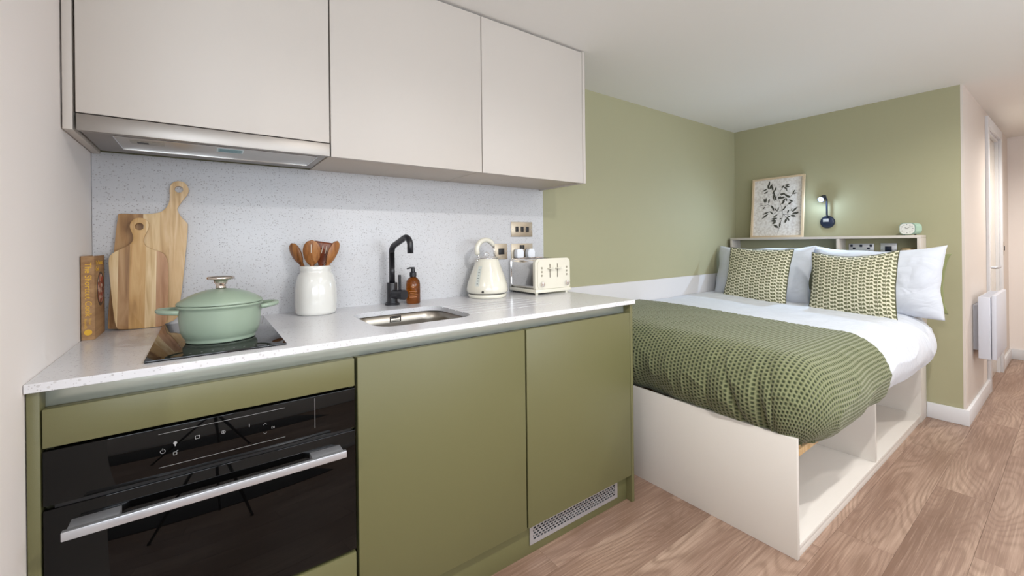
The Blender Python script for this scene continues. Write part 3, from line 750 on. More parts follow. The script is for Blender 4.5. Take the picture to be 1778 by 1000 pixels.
spoon('wooden_spoon', 'wooden spoon leaning rightmost in the white jar, seen edge on', J+Vector((-.03, .0, .02)), J+Vector((.045, -.012, .200)), .9, .021, .098, 'spoon', M_uten)

# ------------------------------------------------------------------ tap and soap
fc = (.663, 1.797, ZW)
t = thing('kitchen_tap', 'matt black mixer tap with an angled swivel spout behind the sink', 'tap', fc)
bm = bmesh.new(); lathe(bm, [(0, 0), (.031, 0), (.0315, .006), (.027, .009), (.027, .012), (0, .012)], fc, 28); link('base_flange', fin(bm, 't'), M_faucet, t, True)
bm = bmesh.new(); lathe(bm, [(0, .012), (.0225, .012), (.0225, .095), (.0215, .097), (0, .097)], fc, 28); link('tap_body', fin(bm, 't'), M_faucet, t, True)
bm = bmesh.new(); x, y, z = fc
top = .292; rr = .035; L = .155; dz_ = .030
pts = [(x, y, z+.09), (x, y, z+top-dz_-rr)]+arc((x, y-rr, z+top-dz_-rr), rr, 0, PI/2*.86, 8, (0, 1, 0), (0, 0, 1))+arc((x, y-L+rr, z+top-rr), rr, PI/2*.14*-1, PI/2, 9, (0, 0, 1), (0, -1, 0))+[(x, y-L, z+top-.066)]
ang = math.radians(8)
pts = [Vector((x, y, 0))+Matrix.Rotation(ang, 3, 'Z') @ (Vector(p)-Vector((x, y, 0))) for p in pts]
tube(bm, pts, .0125, 18); link('spout', fin(bm, 't'), M_faucet, t, 'all')
bm = bmesh.new(); tube(bm, [(x, y-.018, z+.048), (x+.018, y-.06, z+.048)], .0195, 20); link('valve_body', fin(bm, 't'), M_faucet, t, True)
bm = bmesh.new(); tube(bm, [(x+.0185, y-.061, z+.048), (x+.025, y-.077, z+.048)], .0215, 20); kn = link('valve_knob', fin(bm, 't'), M_faucet, t, True)
bm = bmesh.new(); tube(bm, [(x+.016, y-.048, z+.06), (x+.016, y-.048, z+.132)], .006, 10); link('lever', fin(bm, 't'), M_faucet, kn, True)

sc = (.752, 1.778, ZW+.0003)
t = thing('soap_dispenser', 'amber glass soap bottle with a black pump beside the tap', 'soap bottle', sc)
bm = bmesh.new(); lathe(bm, [(0, 0), (.028, 0), (.031, .004), (.031, .085), (.0285, .100), (.020, .112), (.013, .117), (.013, .123), (0, .123)], sc, 32); link('bottle', fin(bm, 's'), M_amber, t, 'all')
bm = bmesh.new(); lathe(bm, [(0, .119), (.0150, .119), (.0150, .137), (.0095, .141), (.0085, .146), (.0085, .158), (0, .158)], sc, 24)
tube(bm, [(sc[0]+.006, sc[1], sc[2]+.157), (sc[0]-.012, sc[1], sc[2]+.158), (sc[0]-.028, sc[1], sc[2]+.155)], [.0045, .004, .003], 10); link('pump', fin(bm, 's'), M_black, t, True)
bm = bmesh.new()
ff = Vector((-.39, -.92, 0)); rt = Vector((.92, -.39, 0))
for (w, z) in ((.010, .078), (.004, .084), (.004, .072), (.018, .055), (.014, .048), (.020, .040), (.016, .030)):
    seg = 6
    for i in range(seg):
        a0 = -w/.031/1+2*w/.031*i/seg; a1 = -w/.031+2*w/.031*(i+1)/seg
        P_ = lambda a, zz: Vector(sc)+ff*math.cos(a)*.0313+rt*math.sin(a)*.0313+Vector((0, 0, zz))
        bm.faces.new([bm.verts.new(P_(a0, z)), bm.verts.new(P_(a1, z)), bm.verts.new(P_(a1, z+.0014)), bm.verts.new(P_(a0, z+.0014))])
link('label_print', fin(bm, 's'), M('label print', 'D9A070', .5), t)

# ------------------------------------------------------------------ kettle
kc = (1.128, 1.752, ZW+.0003)
t = thing('kettle', 'cream pyramid kettle with an arched handle on the worktop', 'kettle', kc)
bm = bmesh.new(); lathe(bm, [(0, 0), (.090, 0), (.094, .003), (.095, .016), (.090, .019), (0, .019)], kc, 48); link('power_base', fin(bm, 'k'), M_cream, t, 'all')
bm = bmesh.new(); lathe(bm, [(0, .019), (.092, .019), (.096, .0235), (0, .0235)], kc, 48); link('base_ring', fin(bm, 'k'), M_dark, t, True)
bm = bmesh.new(); lathe(bm, [(0, .0235), (.098, .0235), (.1015, .032), (.1015, .045), (.098, .064), (.087, .098), (.073, .135), (.062, .165), (.055, .184), (.052, .190), (0, .190)], kc, 56); link('kettle_body', fin(bm, 'k'), M_cream, t, 'all')
bm = bmesh.new(); lathe(bm, [(.052, .189), (.0555, .1895), (.0555, .193), (.052, .194), (.048, .193), (.044, .195), (.03, .199), (.01, .201), (0, .201)], kc, 40)
ldk = link('kettle_lid', fin(bm, 'k'), M_chrome, t, 'all')
bm = bmesh.new(); tube(bm, arc((kc[0], kc[1], kc[2]+.199), .013, 0, PI, 10, (1, 0, 0), (0, 0, 1.5)), .0025, 8); link('lid_ring', fin(bm, 'k'), M_chrome, ldk, 'all')
bm = bmesh.new()
pts = []
for i in range(19):
    a = PI*1.16-(PI*1.04)*i/18; pts.append((kc[0]-.008+.050*math.cos(a), kc[1]+.0, kc[2]+.232+.048*math.sin(a)))
tube(bm, pts, [.010]+[.0125]*16+[.0105, .009], 16); hk = link('kettle_handle', fin(bm, 'k'), M_cream, t, 'all')
bm = bmesh.new(); p0 = Vector(pts[0]); p1 = Vector(pts[-1])
tube(bm, [p0+Vector((0, 0, .003)), p0+Vector((.004, 0, -.022)), (kc[0]-.050, kc[1], kc[2]+.188), (kc[0]-.060, kc[1]-.004, kc[2]+.176)], [.008, .005, .005, .006], 10)
link('handle_bracket', fin(bm, 'k'), M_chrome, hk, 'all'); bm = bmesh.new()
tube(bm, [p1, p1+Vector((.003, 0, -.025)), (kc[0]+.047, kc[1], kc[2]+.191)], [.007, .005, .005], 10)
link('handle_bracket', fin(bm, 'k'), M_chrome, hk, 'all')
bm = bmesh.new(); tube(bm, [(kc[0]+.034, kc[1]+.012, kc[2]+.176), (kc[0]+.060, kc[1]+.018, kc[2]+.184), (kc[0]+.074, kc[1]+.022, kc[2]+.188)], [.018, .011, .006], 12); link('spout', fin(bm, 'k'), M_chrome, t, 'all')
# water gauge on the left face
bm = bmesh.new()
def kr(z):
    pr = [(.1015, .045), (.098, .064), (.087, .098), (.073, .135), (.062, .165)]
    for (r0_, z0_), (r1_, z1_) in zip(pr, pr[1:]):
        if z0_ <= z <= z1_: return r0_+(r1_-r0_)*(z-z0_)/(z1_-z0_)
    return pr[0][0]
def KP(a, z, off=.0008): r = kr(z)+off; return Vector((kc[0]+r*math.cos(a), kc[1]+r*math.sin(a), kc[2]+z))
A0 = math.radians(208)
nn = 12; L0 = [bm.verts.new(KP(A0-.010/kr(.06+i*.0085), .06+i*.0085)) for i in range(nn)]; L1 = [bm.verts.new(KP(A0+.010/kr(.06+i*.0085), .06+i*.0085)) for i in range(nn)]
for i in range(nn-1): bm.faces.new((L0[i], L1[i], L1[i+1], L0[i+1]))
wg = link('water_gauge', fin(bm, 'k'), M('grey gauge window', 'C9CDC6', .1), t, label='clear grey water gauge strip')
bm = bmesh.new()
for i in range(6):
    z = .070+i*.013; bm.faces.new([bm.verts.new(KP(A0+s/kr(z), z+dz, .0014)) for s, dz in ((-.004, 0), (.004, 0), (.004, .003), (-.004, .003))])
link('gauge_marks', fin(bm, 'k'), M('gauge ink', '6E7472', .5), wg)
bm = bmesh.new(); a = math.radians(225); tube(bm, [Vector((kc[0]+.098*math.cos(a), kc[1]+.098*math.sin(a), kc[2]+.034)), Vector((kc[0]+.110*math.cos(a), kc[1]+.110*math.sin(a), kc[2]+.034))], [.007, .004], 8); link('switch', fin(bm, 'k'), M_dark, t, True)

# ------------------------------------------------------------------ toaster
tx0, tx1, ty0, ty1, tz0, tz1 = 1.334, 1.572, 1.630, 1.849, ZW+.010, 1.098
t = thing('toaster', 'cream four-slice toaster with polished steel sides at the end of the worktop', 'toaster', ((tx0+tx1)/2, 1.74, ZW))
bm = bmesh.new(); prism(bm, rrect(tx0, tx1, tz0+.006, tz1, .024, 8), ty0, ty0+.018)
for v in bm.verts:
    pass
link('front_plate', fin(bm, 't'), M_cream, t, True)
bm = bmesh.new(); prism(bm, rrect(tx0+.014, tx1-.014, tz0+.02, tz1-.010, .018, 6), ty0-.0035, ty0); link('front_panel', fin(bm, 't'), M_cream, t, True)
bm = bmesh.new(); prism(bm, rrect(tx0+.004, tx1-.004, tz0+.016, tz1-.004, .020, 8), ty0+.018, ty1-.012); link('steel_casing', fin(bm, 't'), M_chrome, t, True, label='mirror polished steel casing')
bm = bmesh.new(); prism(bm, rrect(tx0, tx1, tz0+.006, tz1, .024, 8), ty1-.012, ty1); link('back_plate', fin(bm, 't'), M_chrome, t, True)
bm = bmesh.new(); B(bm, tx0-.002, tx1+.002, ty0-.006, ty1, tz0, tz0+.018, .003); link('base_tray', fin(bm, 't'), M_cream, t, True)
for fx in (tx0+.015, tx1-.02):
    for fy in (ty0+.01, ty1-.02):
        bm = bmesh.new(); lathe(bm, [(0, 0), (.008, 0), (.009, .010), (0, .010)], (fx, fy, ZW), 12); link('foot', fin(bm, 't'), M_cream if fy < 1.7 else M_dark, t, True)
for sx in (tx0+.05, tx0+.09, tx1-.09, tx1-.05):
    box('bread_slot', M_dark, t, sx-.010, sx+.010, ty0+.04, ty1-.035, tz1-.006, tz1-.0035, 0)
for sx in (tx0+.095, tx0+.146):
    box('lever_slot', M('slot brown', '5A5040', .6), t, sx-.0022, sx+.0022, ty0-.0042, ty0-.0030, tz0+.075, tz1-.028, 0)
    bm = bmesh.new(); B(bm, sx-.017, sx+.017, ty0-.026, ty0-.004, tz1-.054, tz1-.048, .002); link('lever', fin(bm, 't'), M_cream, t, True)
for sx in (tx0+.040, tx1-.028):
    for k in range(3):
        bm = bmesh.new(); tube(bm, [(sx, ty0-.003, tz1-.048-k*.019), (sx, ty0-.007, tz1-.048-k*.019)], .0055, 14); link('button', fin(bm, 't'), M('button grey', 'A39E8E', .35), t, True)
    bm = bmesh.new(); tube(bm, [(sx, ty0-.003, tz0+.043), (sx, ty0-.014, tz0+.043)], [.0135, .012], 20); kb = link('browning_knob', fin(bm, 't'), M_chrome, t, True)
    bm = bmesh.new(); B(bm, sx-.002, sx+.002, ty0-.018, ty0-.014, tz0+.032, tz0+.054, .0008); link('knob_grip', fin(bm, 't'), M_chrome, kb, True)

# ------------------------------------------------------------------ switches and sockets on splashback
def plate(name, label, x0, x1, z0, z1, cat, mat=M_plate):
    t = thing(name, label, cat, ((x0+x1)/2, YS, (z0+z1)/2)); box('cover_plate', mat, t, x0, x1, YS-.0055, YS-.0002, z0, z1, .0012)
    for sx in (x0+.008, x1-.008):
        bm = bmesh.new(); lathe(bm, [(0, 0), (.003, 0), (.0028, .0012), (0, .0012)], n=12, mx=Matrix.Translation((sx, YS-.0055, (z0+z1)/2)) @ Matrix.Rotation(PI/2, 4, 'X')); link('screw', fin(bm, 's'), M_steel, t)
    return t
t = plate('grid_switch', 'nickel plate with three black rocker switches on the splashback, above the sockets', 1.351, 1.498, 1.213, 1.294, 'switch')
for k in range(3):
    xx = 1.388+k*.0365; bm = bmesh.new(); vs = B(bm, xx-.009, xx+.009, YS-.0095, YS-.0056, 1.239, 1.268, .001); link('rocker', fin(bm, 'r'), M_dark, t, True)
t = plate('appliance_switch', 'square nickel plate with one black switch, behind the kettle handle', 1.240, 1.323, 1.092, 1.176, 'switch')
bm = bmesh.new(); B(bm, 1.264, 1.300, YS-.0095, YS-.0056, 1.118, 1.150, .001); link('rocker', fin(bm, 'r'), M_dark, t, True)
t = plate('double_socket', 'nickel double socket plate above the toaster', 1.350, 1.498, 1.092, 1.175, 'socket')
for xx in (1.413, 1.431): box('rocker', M_dark, t, xx-.006, xx+.006, YS-.009, YS-.0056, 1.145, 1.167, .001)
for xx in (1.388, 1.466): box('pin_holes', M_dark, t, xx-.012, xx+.012, YS-.0065, YS-.0056, 1.108, 1.136, 0)
for xx, lab in ((1.388, 'white plug in the left side of the double socket'), (1.466, 'white plug in the right side of the double socket')):
    t = thing('plug', lab, 'plug', (xx, YS-.007, 1.12))
    bm = bmesh.new(); ol = [(xx-.024, 1.110), (xx-.022, 1.098), (xx+.022, 1.098), (xx+.024, 1.110), (xx+.024, 1.130), (xx+.016, 1.146), (xx-.016, 1.146), (xx-.024, 1.130)]
    prism(bm, ol, YS-.038, YS-.007); es = [e for e in bm.edges]; bm.normal_update()
    bmesh.ops.bevel(bm, geom=[e for e in bm.edges if len(e.link_faces) == 2 and e.calc_face_angle(0) > .5], offset=.003, segments=2, affect='EDGES')
    link('plug_body', fin(bm, 'p'), M_white_plastic, t, True)
    bm = bmesh.new(); tube(bm, [(xx, YS-.018, 1.099), (xx, YS-.018, 1.085), (xx, YS-.012, 1.06), (xx, YS-.005, 1.0)], .0035, 8); link('flex', fin(bm, 'p'), M_white_plastic, t, 'all')

# ------------------------------------------------------------------ bed base
BX0, BX1, BY0, BY1 = 1.750, XB-.001, .636, 1.858
t = thing('bed_base', 'cashmere storage bed base with open side shelves', 'bed', (BX0, BY0, 0))
box('footboard', M_bed, t, BX0, BX0+.018, BY0, BY1, 0.0, .445, .001)
box('head_panel', M_bed, t, 3.70, 3.718, BY0, BY1, 0.0, .36, .001)
box('head_side', M_bed, t, 3.7185, BX1-.017, BY0, BY0+.018, 0.0, .36, .001)
box('divider', M_bed, t, 2.728, 2.746, BY0+.004, BY1, .048, .36, .001)
box('side_plinth', M_bed, t, BX0+.0185, 3.6995, BY0+.004, BY0+.022, 0.0, .030, .0005)
box('shelf_board', M_bed, t, BX0+.0185, 3.6995, BY0+.002, BY1, .030, .048, .001)
box('back_board', M_bed, t, BX0+.0185, 3.6995, 1.22, 1.236, .0485, .36, .0005)
bm = bmesh.new(); B(bm, BX0+.019, 3.699, BY0+.025, BY0+.045, .345, .372, .001); link('side_rail', fin(bm, 'r'), WD[4], t, True, label='plain timber side rail')
for k in range(14):
    x = 1.80+k*.138; bm = bmesh.new(); B(bm, x, x+.07, BY0+.03, BY1-.01, .3725, .384, .002); link('slat', fin(bm, 's'), WD[4], t, True)
box('mattress', m_fabric('mattress ticking', 'E9E7E4'), None, 1.93, 3.69, BY0+.03, BY1-.012, .386, .56, .03, 4, label='white mattress under the duvet on the bed base', category='mattress')

# ------------------------------------------------------------------ duvet and throw
def smooth(a, b, x):
    q = max(0, min(1, (x-a)/(b-a))); return q*q*(3-2*q)
X0H = 3.69
def surf(s, tt, off=0.0, wr=1.0):
    """s: metres from the head edge towards the foot, tt: metres from the wall to the open side."""
    yflat = .715+.02*smooth(0, 1.6, s); Lx = X0H-1.905; Ly = 1.852-yflat
    a = max(0, s-Lx); b = max(0, tt-Ly)
    e = math.hypot(a, b); x = X0H-min(s, Lx); y = 1.852-min(tt, Ly)
    ph = min(e/.178, 2.72)
    ft = a/(a+b) if a+b > 0 else 0
    rh, rv = .182-.014*ft, .168-.010*ft
    ztop = .712+.045*smooth(.7, 1.86, y)
    rim = smooth(0, .3, min(s+.12, 1.0))
    z = ztop
    nx = ny = 0; nz = 1
    if e > 0:
        ux, uy = -a/e, -b/e
        h = rh*math.sin(ph); dz = rv*(1-math.cos(ph))
        # volume waves along the hem
        along = math.atan2(b, a)*.35 + (X0H-min(s, Lx))*1.0 + (1.852-min(tt, Ly))*1.0
        w1 = mnoise.noise(Vector((along*3.1, 3.3, 1.0)))
        w2 = mnoise.noise(Vector((along*9.0, 7.3, ph*.4)))
        g_ = math.sin(min(ph, PI*.95))
        h += (w1*.016+w2*.003)*g_*wr; dz *= 1+.05*w1
        h *= .45+.55*math.sqrt(smooth(-.05, .22, s)) if b > 0 else 1
        if a > 0:
            for q0, wd_, dp_, sl in ((1.00, .016, .022, .35), (1.10, .020, .026, .15), (.55, .03, .010, -.2)):
                h -= dp_*math.exp(-((tt-q0-sl*(a-.3))/wd_)**2)*smooth(.10, .34, a)*g_
        x += ux*h; y += uy*h; z -= dz
        nx, ny, nz = ux*math.sin(ph), uy*math.sin(ph), math.cos(ph)
    # soft puffiness and wrinkles
    p = Vector((x*2.2, y*2.2, .3)); z += .012*mnoise.noise(p)*wr
    pw = Vector((x*3.0, y*11.0, z*9)); wv = (1-abs(mnoise.noise(pw)))**6*.006*wr*(.3+.7*smooth(0, .12, e))
    x += nx*(wv+off); y += ny*(wv+off); z += nz*(wv+off)
    y = min(y, 1.858-.0)
    return Vector((x, y, z))
def sheet(name, s0, s1, t0, t1, ns, nt, fn, attr=None):
    vs = []; uvs = []; rel = []
    for i in range(ns+1):
        for j in range(nt+1):
            s = s0+(s1-s0)*i/ns; q = t0+(t1-t0)*j/nt
            r = fn(s, q, i, j)
            vs.append(r[0]); rel.append(r[1]); uvs.append((s, q))
    fs = [(i*(nt+1)+j, (i+1)*(nt+1)+j, (i+1)*(nt+1)+j+1, i*(nt+1)+j+1) for i in range(ns) for j in range(nt)]
    me = bpy.data.meshes.new(name); me.from_pydata(vs, [], fs); me.update()
    uvl = me.uv_layers.new(name='UVMap'); li = [0]*len(me.loops); me.loops.foreach_get('vertex_index', li)
    flat = [c for i in li for c in uvs[i]]; uvl.data.foreach_set('uv', flat)
    if attr:
        at = me.attributes.new(attr, 'FLOAT', 'POINT'); at.data.foreach_set('value', rel)
    return me
SE = X0H-1.905+.178*1.9; TE = 1.13+.178*2.6
me = sheet('duvet', -.0, SE, 0, TE, 300, 240, lambda s, q, i, j: (surf(s, q, -.010*smooth(1.28, 1.34, s)), 0))
o = link('duvet', me, M_duvet, None, 'all', label='puffy white duvet covering the bed, folded over the open side', category='duvet')
md = o.modifiers.new('s', 'SOLIDIFY'); md.thickness = .02; md.offset = -1
# waffle throw over the foot
CELL = .0172
import functools
TS1 = X0H-1.905+.178*2.72
def thr(s, q, i, j):
    cv = q/CELL; cu = s/CELL+.5*(math.floor(cv) % 2)
    fu, fv = cu-math.floor(cu), cv-math.floor(cv)
    du, dv = abs(fu-.5)*2, abs(fv-.5)*2     # 1 at cell borders
    ridge = max(du, dv)
    r = smooth(.26, .82, ridge)
    r2 = r*(.9+.1*math.sin(cu*PI*4)*math.sin(cv*PI*4))
    head = 1.13+.10*smooth(.0, .6, .5-q)+.025*math.sin(q*5)
    s_eff = max(s, head)
    edge = smooth(head-.001, head+.012, s)
    fold = 0
    if s_eff > 1.5:
        n_ = mnoise.noise(Vector((q*3.4, (s_eff-1.5)*1.5, 2.0))); fold = (1-abs(n_))**12*.014*smooth(1.78, 2.12, s_eff)
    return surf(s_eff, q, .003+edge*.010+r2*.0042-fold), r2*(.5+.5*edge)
nS = int((TS1-1.10)/CELL*6); nT = int((TE-.0+.01)/CELL*6)
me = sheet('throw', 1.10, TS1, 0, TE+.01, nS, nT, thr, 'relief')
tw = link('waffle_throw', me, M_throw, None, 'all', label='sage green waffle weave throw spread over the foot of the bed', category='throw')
# fringe tassels at the open corner
bm = bmesh.new()
for k in range(16):
    p = surf(TS1-.004, 1.105+k*.006, .008) if k < 8 else surf(TS1-.02-(k-8)*.012, TE-.002, .008)
    p = Vector((1.80+.006*k+random.uniform(-.002, .002), .655-.004*k*.5, .437-random.uniform(0, .004)))
    tube(bm, [p+Vector((0, 0, .012)), p+Vector((random.uniform(-.004, .004), random.uniform(-.006, .002), -.012)), p+Vector((random.uniform(-.01, .01), random.uniform(-.012, .002), -.024-random.uniform(0, .008)))], [.0025, .002, .0008], 5)
link('fringe', fin(bm, 'f'), M('dark green fringe', '4E5A34', .9), tw, 'all')

# ------------------------------------------------------------------ pillows and cushions
def pillow(name, label, cat, center, w, h, thk, lean, yaw, roll, mat, pinch=.07, power=2.4, nu=40, group=None, seed=0, piping=None, wr=1.0, sag=0.0):
    t_mx = Matrix.Translation(center) @ Matrix.Rotation(yaw, 4, 'Z') @ Matrix.Rotation(lean, 4, 'Y') @ Matrix.Rotation(roll, 4, 'X')
    # local: width along -Y, height along Z, front is -X
    bm = bmesh.new(); uvl = bm.loops.layers.uv.new('UVMap')
    def P_(u, v, side):
        cu = math.copysign(abs(u), u)
        x_ = w/2*u*(1-pinch*(1-v*v)); z_ = h/2*v*(1-pinch*(1-u*u)) - sag*(1-u*u)*max(0, v)
        x_ += .009*wr*mnoise.noise(Vector((v*2.1+seed, 4.2, seed)))*abs(u); z_ += .010*wr*mnoise.noise(Vector((u*2.3-seed, 9.1, seed)))*abs(v)
        tk = thk/2*(max(0, 1-abs(u)**power))**.55*(max(0, 1-abs(v)**power))**.55
        n_ = mnoise.noise(Vector((u*1.8+seed, v*1.8, side*.7+seed)))*.10
        cr = (1-abs(mnoise.noise(Vector((u*3.1+seed*2, v*1.3-seed, side)))))**7*.10*wr
        tk *= 1+n_-cr
        return Vector((-side*tk, -x_, z_))
    grids = []
    for side in (1, -1):
        G = [[None]*(nu+1) for _ in range(nu+1)]
        for i in range(nu+1):
            for j in range(nu+1):
                u, v = -1+2*i/nu, -1+2*j/nu
                u_ = math.sin(u*PI/2)*.6+u*.4; v_ = math.sin(v*PI/2)*.6+v*.4
                if side == -1 and (i in (0, nu) or j in (0, nu)): G[i][j] = grids[0][i][j]
                else: G[i][j] = bm.verts.new(P_(u_, v_, side))
        grids.append(G)
        for i in range(nu):
            for j in range(nu):
                q = (G[i][j], G[i+1][j], G[i+1][j+1], G[i][j+1])
                f = bm.faces.new(q if side == 1 else tuple(reversed(q)))
                uvd = {G[a][b]: ((math.sin((-1+2*a/nu)*PI/2)*.6+(-1+2*a/nu)*.4)*.5+.5, (math.sin((-1+2*b/nu)*PI/2)*.6+(-1+2*b/nu)*.4)*.5+.5) for a, b in ((i, j), (i+1, j), (i+1, j+1), (i, j+1))}
                for lp in f.loops: lp[uvl].uv = uvd[lp.vert]
    me = fin(bm, name); me.transform(t_mx)
    o = link(name, me, mat, None, 'all', label=label, category=cat)
    if group: o['group'] = group
    if piping:
        bm = bmesh.new(); pts = []
        for (u0, v0, u1, v1) in ((-1, -1, 1, -1), (1, -1, 1, 1), (1, 1, -1, 1), (-1, 1, -1, -1)):
            for k in range(16): pts.append(t_mx @ P_(u0+(u1-u0)*k/16, v0+(v1-v0)*k/16, 0))
        pts.append(pts[0]); tube(bm, pts, .0028, 6, False); link('piping', fin(bm, 'p'), piping, o, 'all')
    return o
pillow('pillow', 'sage green pillow at the back on the right, only its right edge showing', 'pillow', (3.655, .815, .915), .64, .37, .07, .05, 0, .05, M_linen_g, .09, seed=3)
pillow('pillow', 'white pillow on the left, leaning on the headboard under the framed print', 'pillow', (3.490, 1.505, .925), .70, .43, .17, .26, .0, .0, M_linen, .05, power=3.0, sag=.012, group='white bed pillows', seed=1)
pillow('pillow', 'white pillow on the right, leaning on the headboard under the clock', 'pillow', (3.525, .835, .915), .69, .45, .19, .22, -.03, .0, M_linen, .065, power=3.0, sag=.024, group='white bed pillows', seed=5)
M_pipe = M('dark cushion seam', '4C4D33', .9)
pillow('cushion', 'green and cream patterned cushion on the left of the bed', 'cushion', (3.340, 1.468, .915), .445, .42, .13, .28, .02, .035, M_cushion, .06, seed=8, group='patterned cushions', piping=M_pipe, wr=.3)
pillow('cushion', 'green and cream patterned cushion on the right of the bed, larger and nearer', 'cushion', (3.335, .895, .890), .46, .44, .13, .30, -.04, -.04, M_cushion, .06, seed=11, group='patterned cushions', piping=M_pipe, wr=.3, sag=.024)

# ------------------------------------------------------------------ headboard shelf
HX0, HX1, HY0, HY1, HZ = 3.705, XB-.001, .632, 1.842, 1.2
t = thing('headboard_shelf', 'pale wood headboard shelf unit with open niches behind the pillows', 'headboard', (HX1, 1.24, .36))
box('shelf_top', M_bededge, t, HX0, HX1, HY0, HY1, HZ-.018, HZ, .001)
box('side_panel', M_bededge, t, HX0, HX1, HY0, HY0+.018, .3605, HZ-.0182, .001)
box('side_panel', M_bededge, t, HX0, HX1, HY1-.018, HY1, .3605, HZ-.0182, .001)
box('divider', M_bededge, t, HX0+.002, HX1-.012, 1.062, 1.08, .40, HZ-.0182, .001)
box('back_panel', M_green_wall, t, HX1-.010, HX1, HY0+.0182, HY1-.0182, .40, HZ-.0182, 0)
box('front_panel', M_bededge, t, HX0+.002, HX0+.02, HY0+.0182, HY1-.0182, .3605, .80, .001)
def bplate(name, label, y0, y1, z0, z1):
    t = thing(name, label, 'socket', (XB-.013, (y0+y1)/2, (z0+z1)/2)); xx = XB-.0112
    box('cover_plate', M_plate2, t, xx-.006, xx, y0, y1, z0, z1, .0012); return t, xx-.006
t, xx = bplate('double_socket', 'silver double socket with usb ports inside the headboard niche', .898, 1.043, 1.060, 1.146)
for yc in (.935, 1.006):
    bm = bmesh.new(); B(bm, xx-.0012, xx, yc-.003, yc+.003, 1.108, 1.118); B(bm, xx-.0012, xx, yc-.014, yc-.006, 1.088, 1.096); B(bm, xx-.0012, xx, yc+.006, yc+.014, 1.088, 1.096)
    link('pin_holes', fin(bm, 'p'), M_navy, t)
for yc in (.915, 1.026): box('rocker', M_navy, t, xx-.003, xx, yc-.007, yc+.007, 1.122, 1.139, .001)
box('usb_port', M_navy, t, xx-.002, xx, .963, .979, 1.122, 1.138, .0005)
for yc in (.927, 1.012): box('pin_cover', M_navy, t, xx-.002, xx, yc-.007, yc+.007, 1.104, 1.118, .0005)
t, xx = bplate('data_socket', 'silver single data outlet in the headboard niche, right of the double socket', .776, .862, 1.064, 1.148)
box('jack', M_navy, t, xx-.003, xx, .802, .838, 1.090, 1.126, .001)
for yc in (.784, .854):
    bm = bmesh.new(); lathe(bm, [(0, 0), (.003, 0), (.003, .0012), (0, .0012)], n=10, mx=Matrix.Translation((xx, yc, 1.106)) @ Matrix.Rotation(-PI/2, 4, 'Y')); link('screw', fin(bm, 's'), M_dark, t)
# tin behind pillow: stands on a small niche shelf
box('niche_shelf', M_bededge, BASE and bpy.data.objects['headboard_shelf'], HX0+.022, HX1-.012, HY0+.0185, 1.0615, 1.02, 1.034, .0005)
cc = (3.775, .705, 1.0343)
t = thing('candle_tin', 'small silver lidded candle tin in the headboard niche behind the right pillow', 'candle', cc)
bm = bmesh.new(); lathe(bm, [(0, 0), (.032, 0), (.034, .003), (.034, .060), (0, .060)], cc, 28); link('tin', fin(bm, 't'), M_steel, t, True)
bm = bmesh.new(); lathe(bm, [(0, .0605), (.036, .0605), (.036, .078), (.034, .080), (0, .080)], cc, 28); link('lid', fin(bm, 't'), M('pale gold lid', 'D9BE92', .35, .8), t, True)

# framed print, leaning on the wall
t = thing('framed_print', 'framed botanical print of olive branches leaning on the wall above the headboard', 'picture', (3.81, 1.52, HZ))
fy0, fy1, fz0, fz1 = 1.315, 1.705, HZ+.0006, HZ+.498
lean = .055/.5
def lx(z, off=0): return 3.795+(z-fz0)*lean-off
def slab(bm, y0, y1, z0, z1, o0, o1):
    vs = B(bm, 0, 1, y0, y1, z0, z1)
    for v in vs: v.co.x = lx(v.co.z, o1 if v.co.x > .5 else o0)
for a in ((fy0, fy1, fz0, fz0+.014), (fy0, fy1, fz1-.014, fz1)):
    bm = bmesh.new(); slab(bm, *a, .022, .0); link('frame_rail', fin(bm, 'f'), M_framewood, t)
for a in ((fy0, fy0+.014, fz0+.014, fz1-.014), (fy1-.014, fy1, fz0+.014, fz1-.014)):
    bm = bmesh.new(); slab(bm, *a, .022, .0); link('frame_stile', fin(bm, 'f'), M_framewood, t)
bm = bmesh.new(); slab(bm, fy0+.014, fy1-.014, fz0+.014, fz1-.014, .008, .002); art = link('art_paper', fin(bm, 'f'), M_art, t)
# branches, px of the photo detail -> picture plane (y grows to the left)
def pt(a, b):  # a: 0 left .. 1 right, b: 0 bottom .. 1 top of the paper
    z = fz0+.014+b*(fz1-fz0-.028); return Vector((lx(z, .0088), fy1-.014-a*(fy1-fy0-.028), z))
def q2(px, py): return ((px-165)/(795-165), 1-(py-140)/(845-140))
STEMS = [[(500, 810), (530, 700), (560, 590), (540, 500), (500, 400), (480, 330)], [(545, 540), (480, 550), (430, 580), (380, 545), (330, 560)], [(430, 530), (400, 480), (360, 455), (300, 465)],
         [(480, 420), (450, 350), (430, 280), (390, 240)], [(500, 370), (560, 340), (640, 380), (690, 330)], [(490, 350), (520, 290), (560, 240), (600, 240)], [(545, 545), (590, 500), (640, 450), (680, 430)],
         [(560, 590), (620, 590), (680, 590), (730, 570)], [(560, 580), (610, 630), (630, 660)], [(510, 750), (470, 720)], [(440, 600), (450, 650), (450, 690)]]
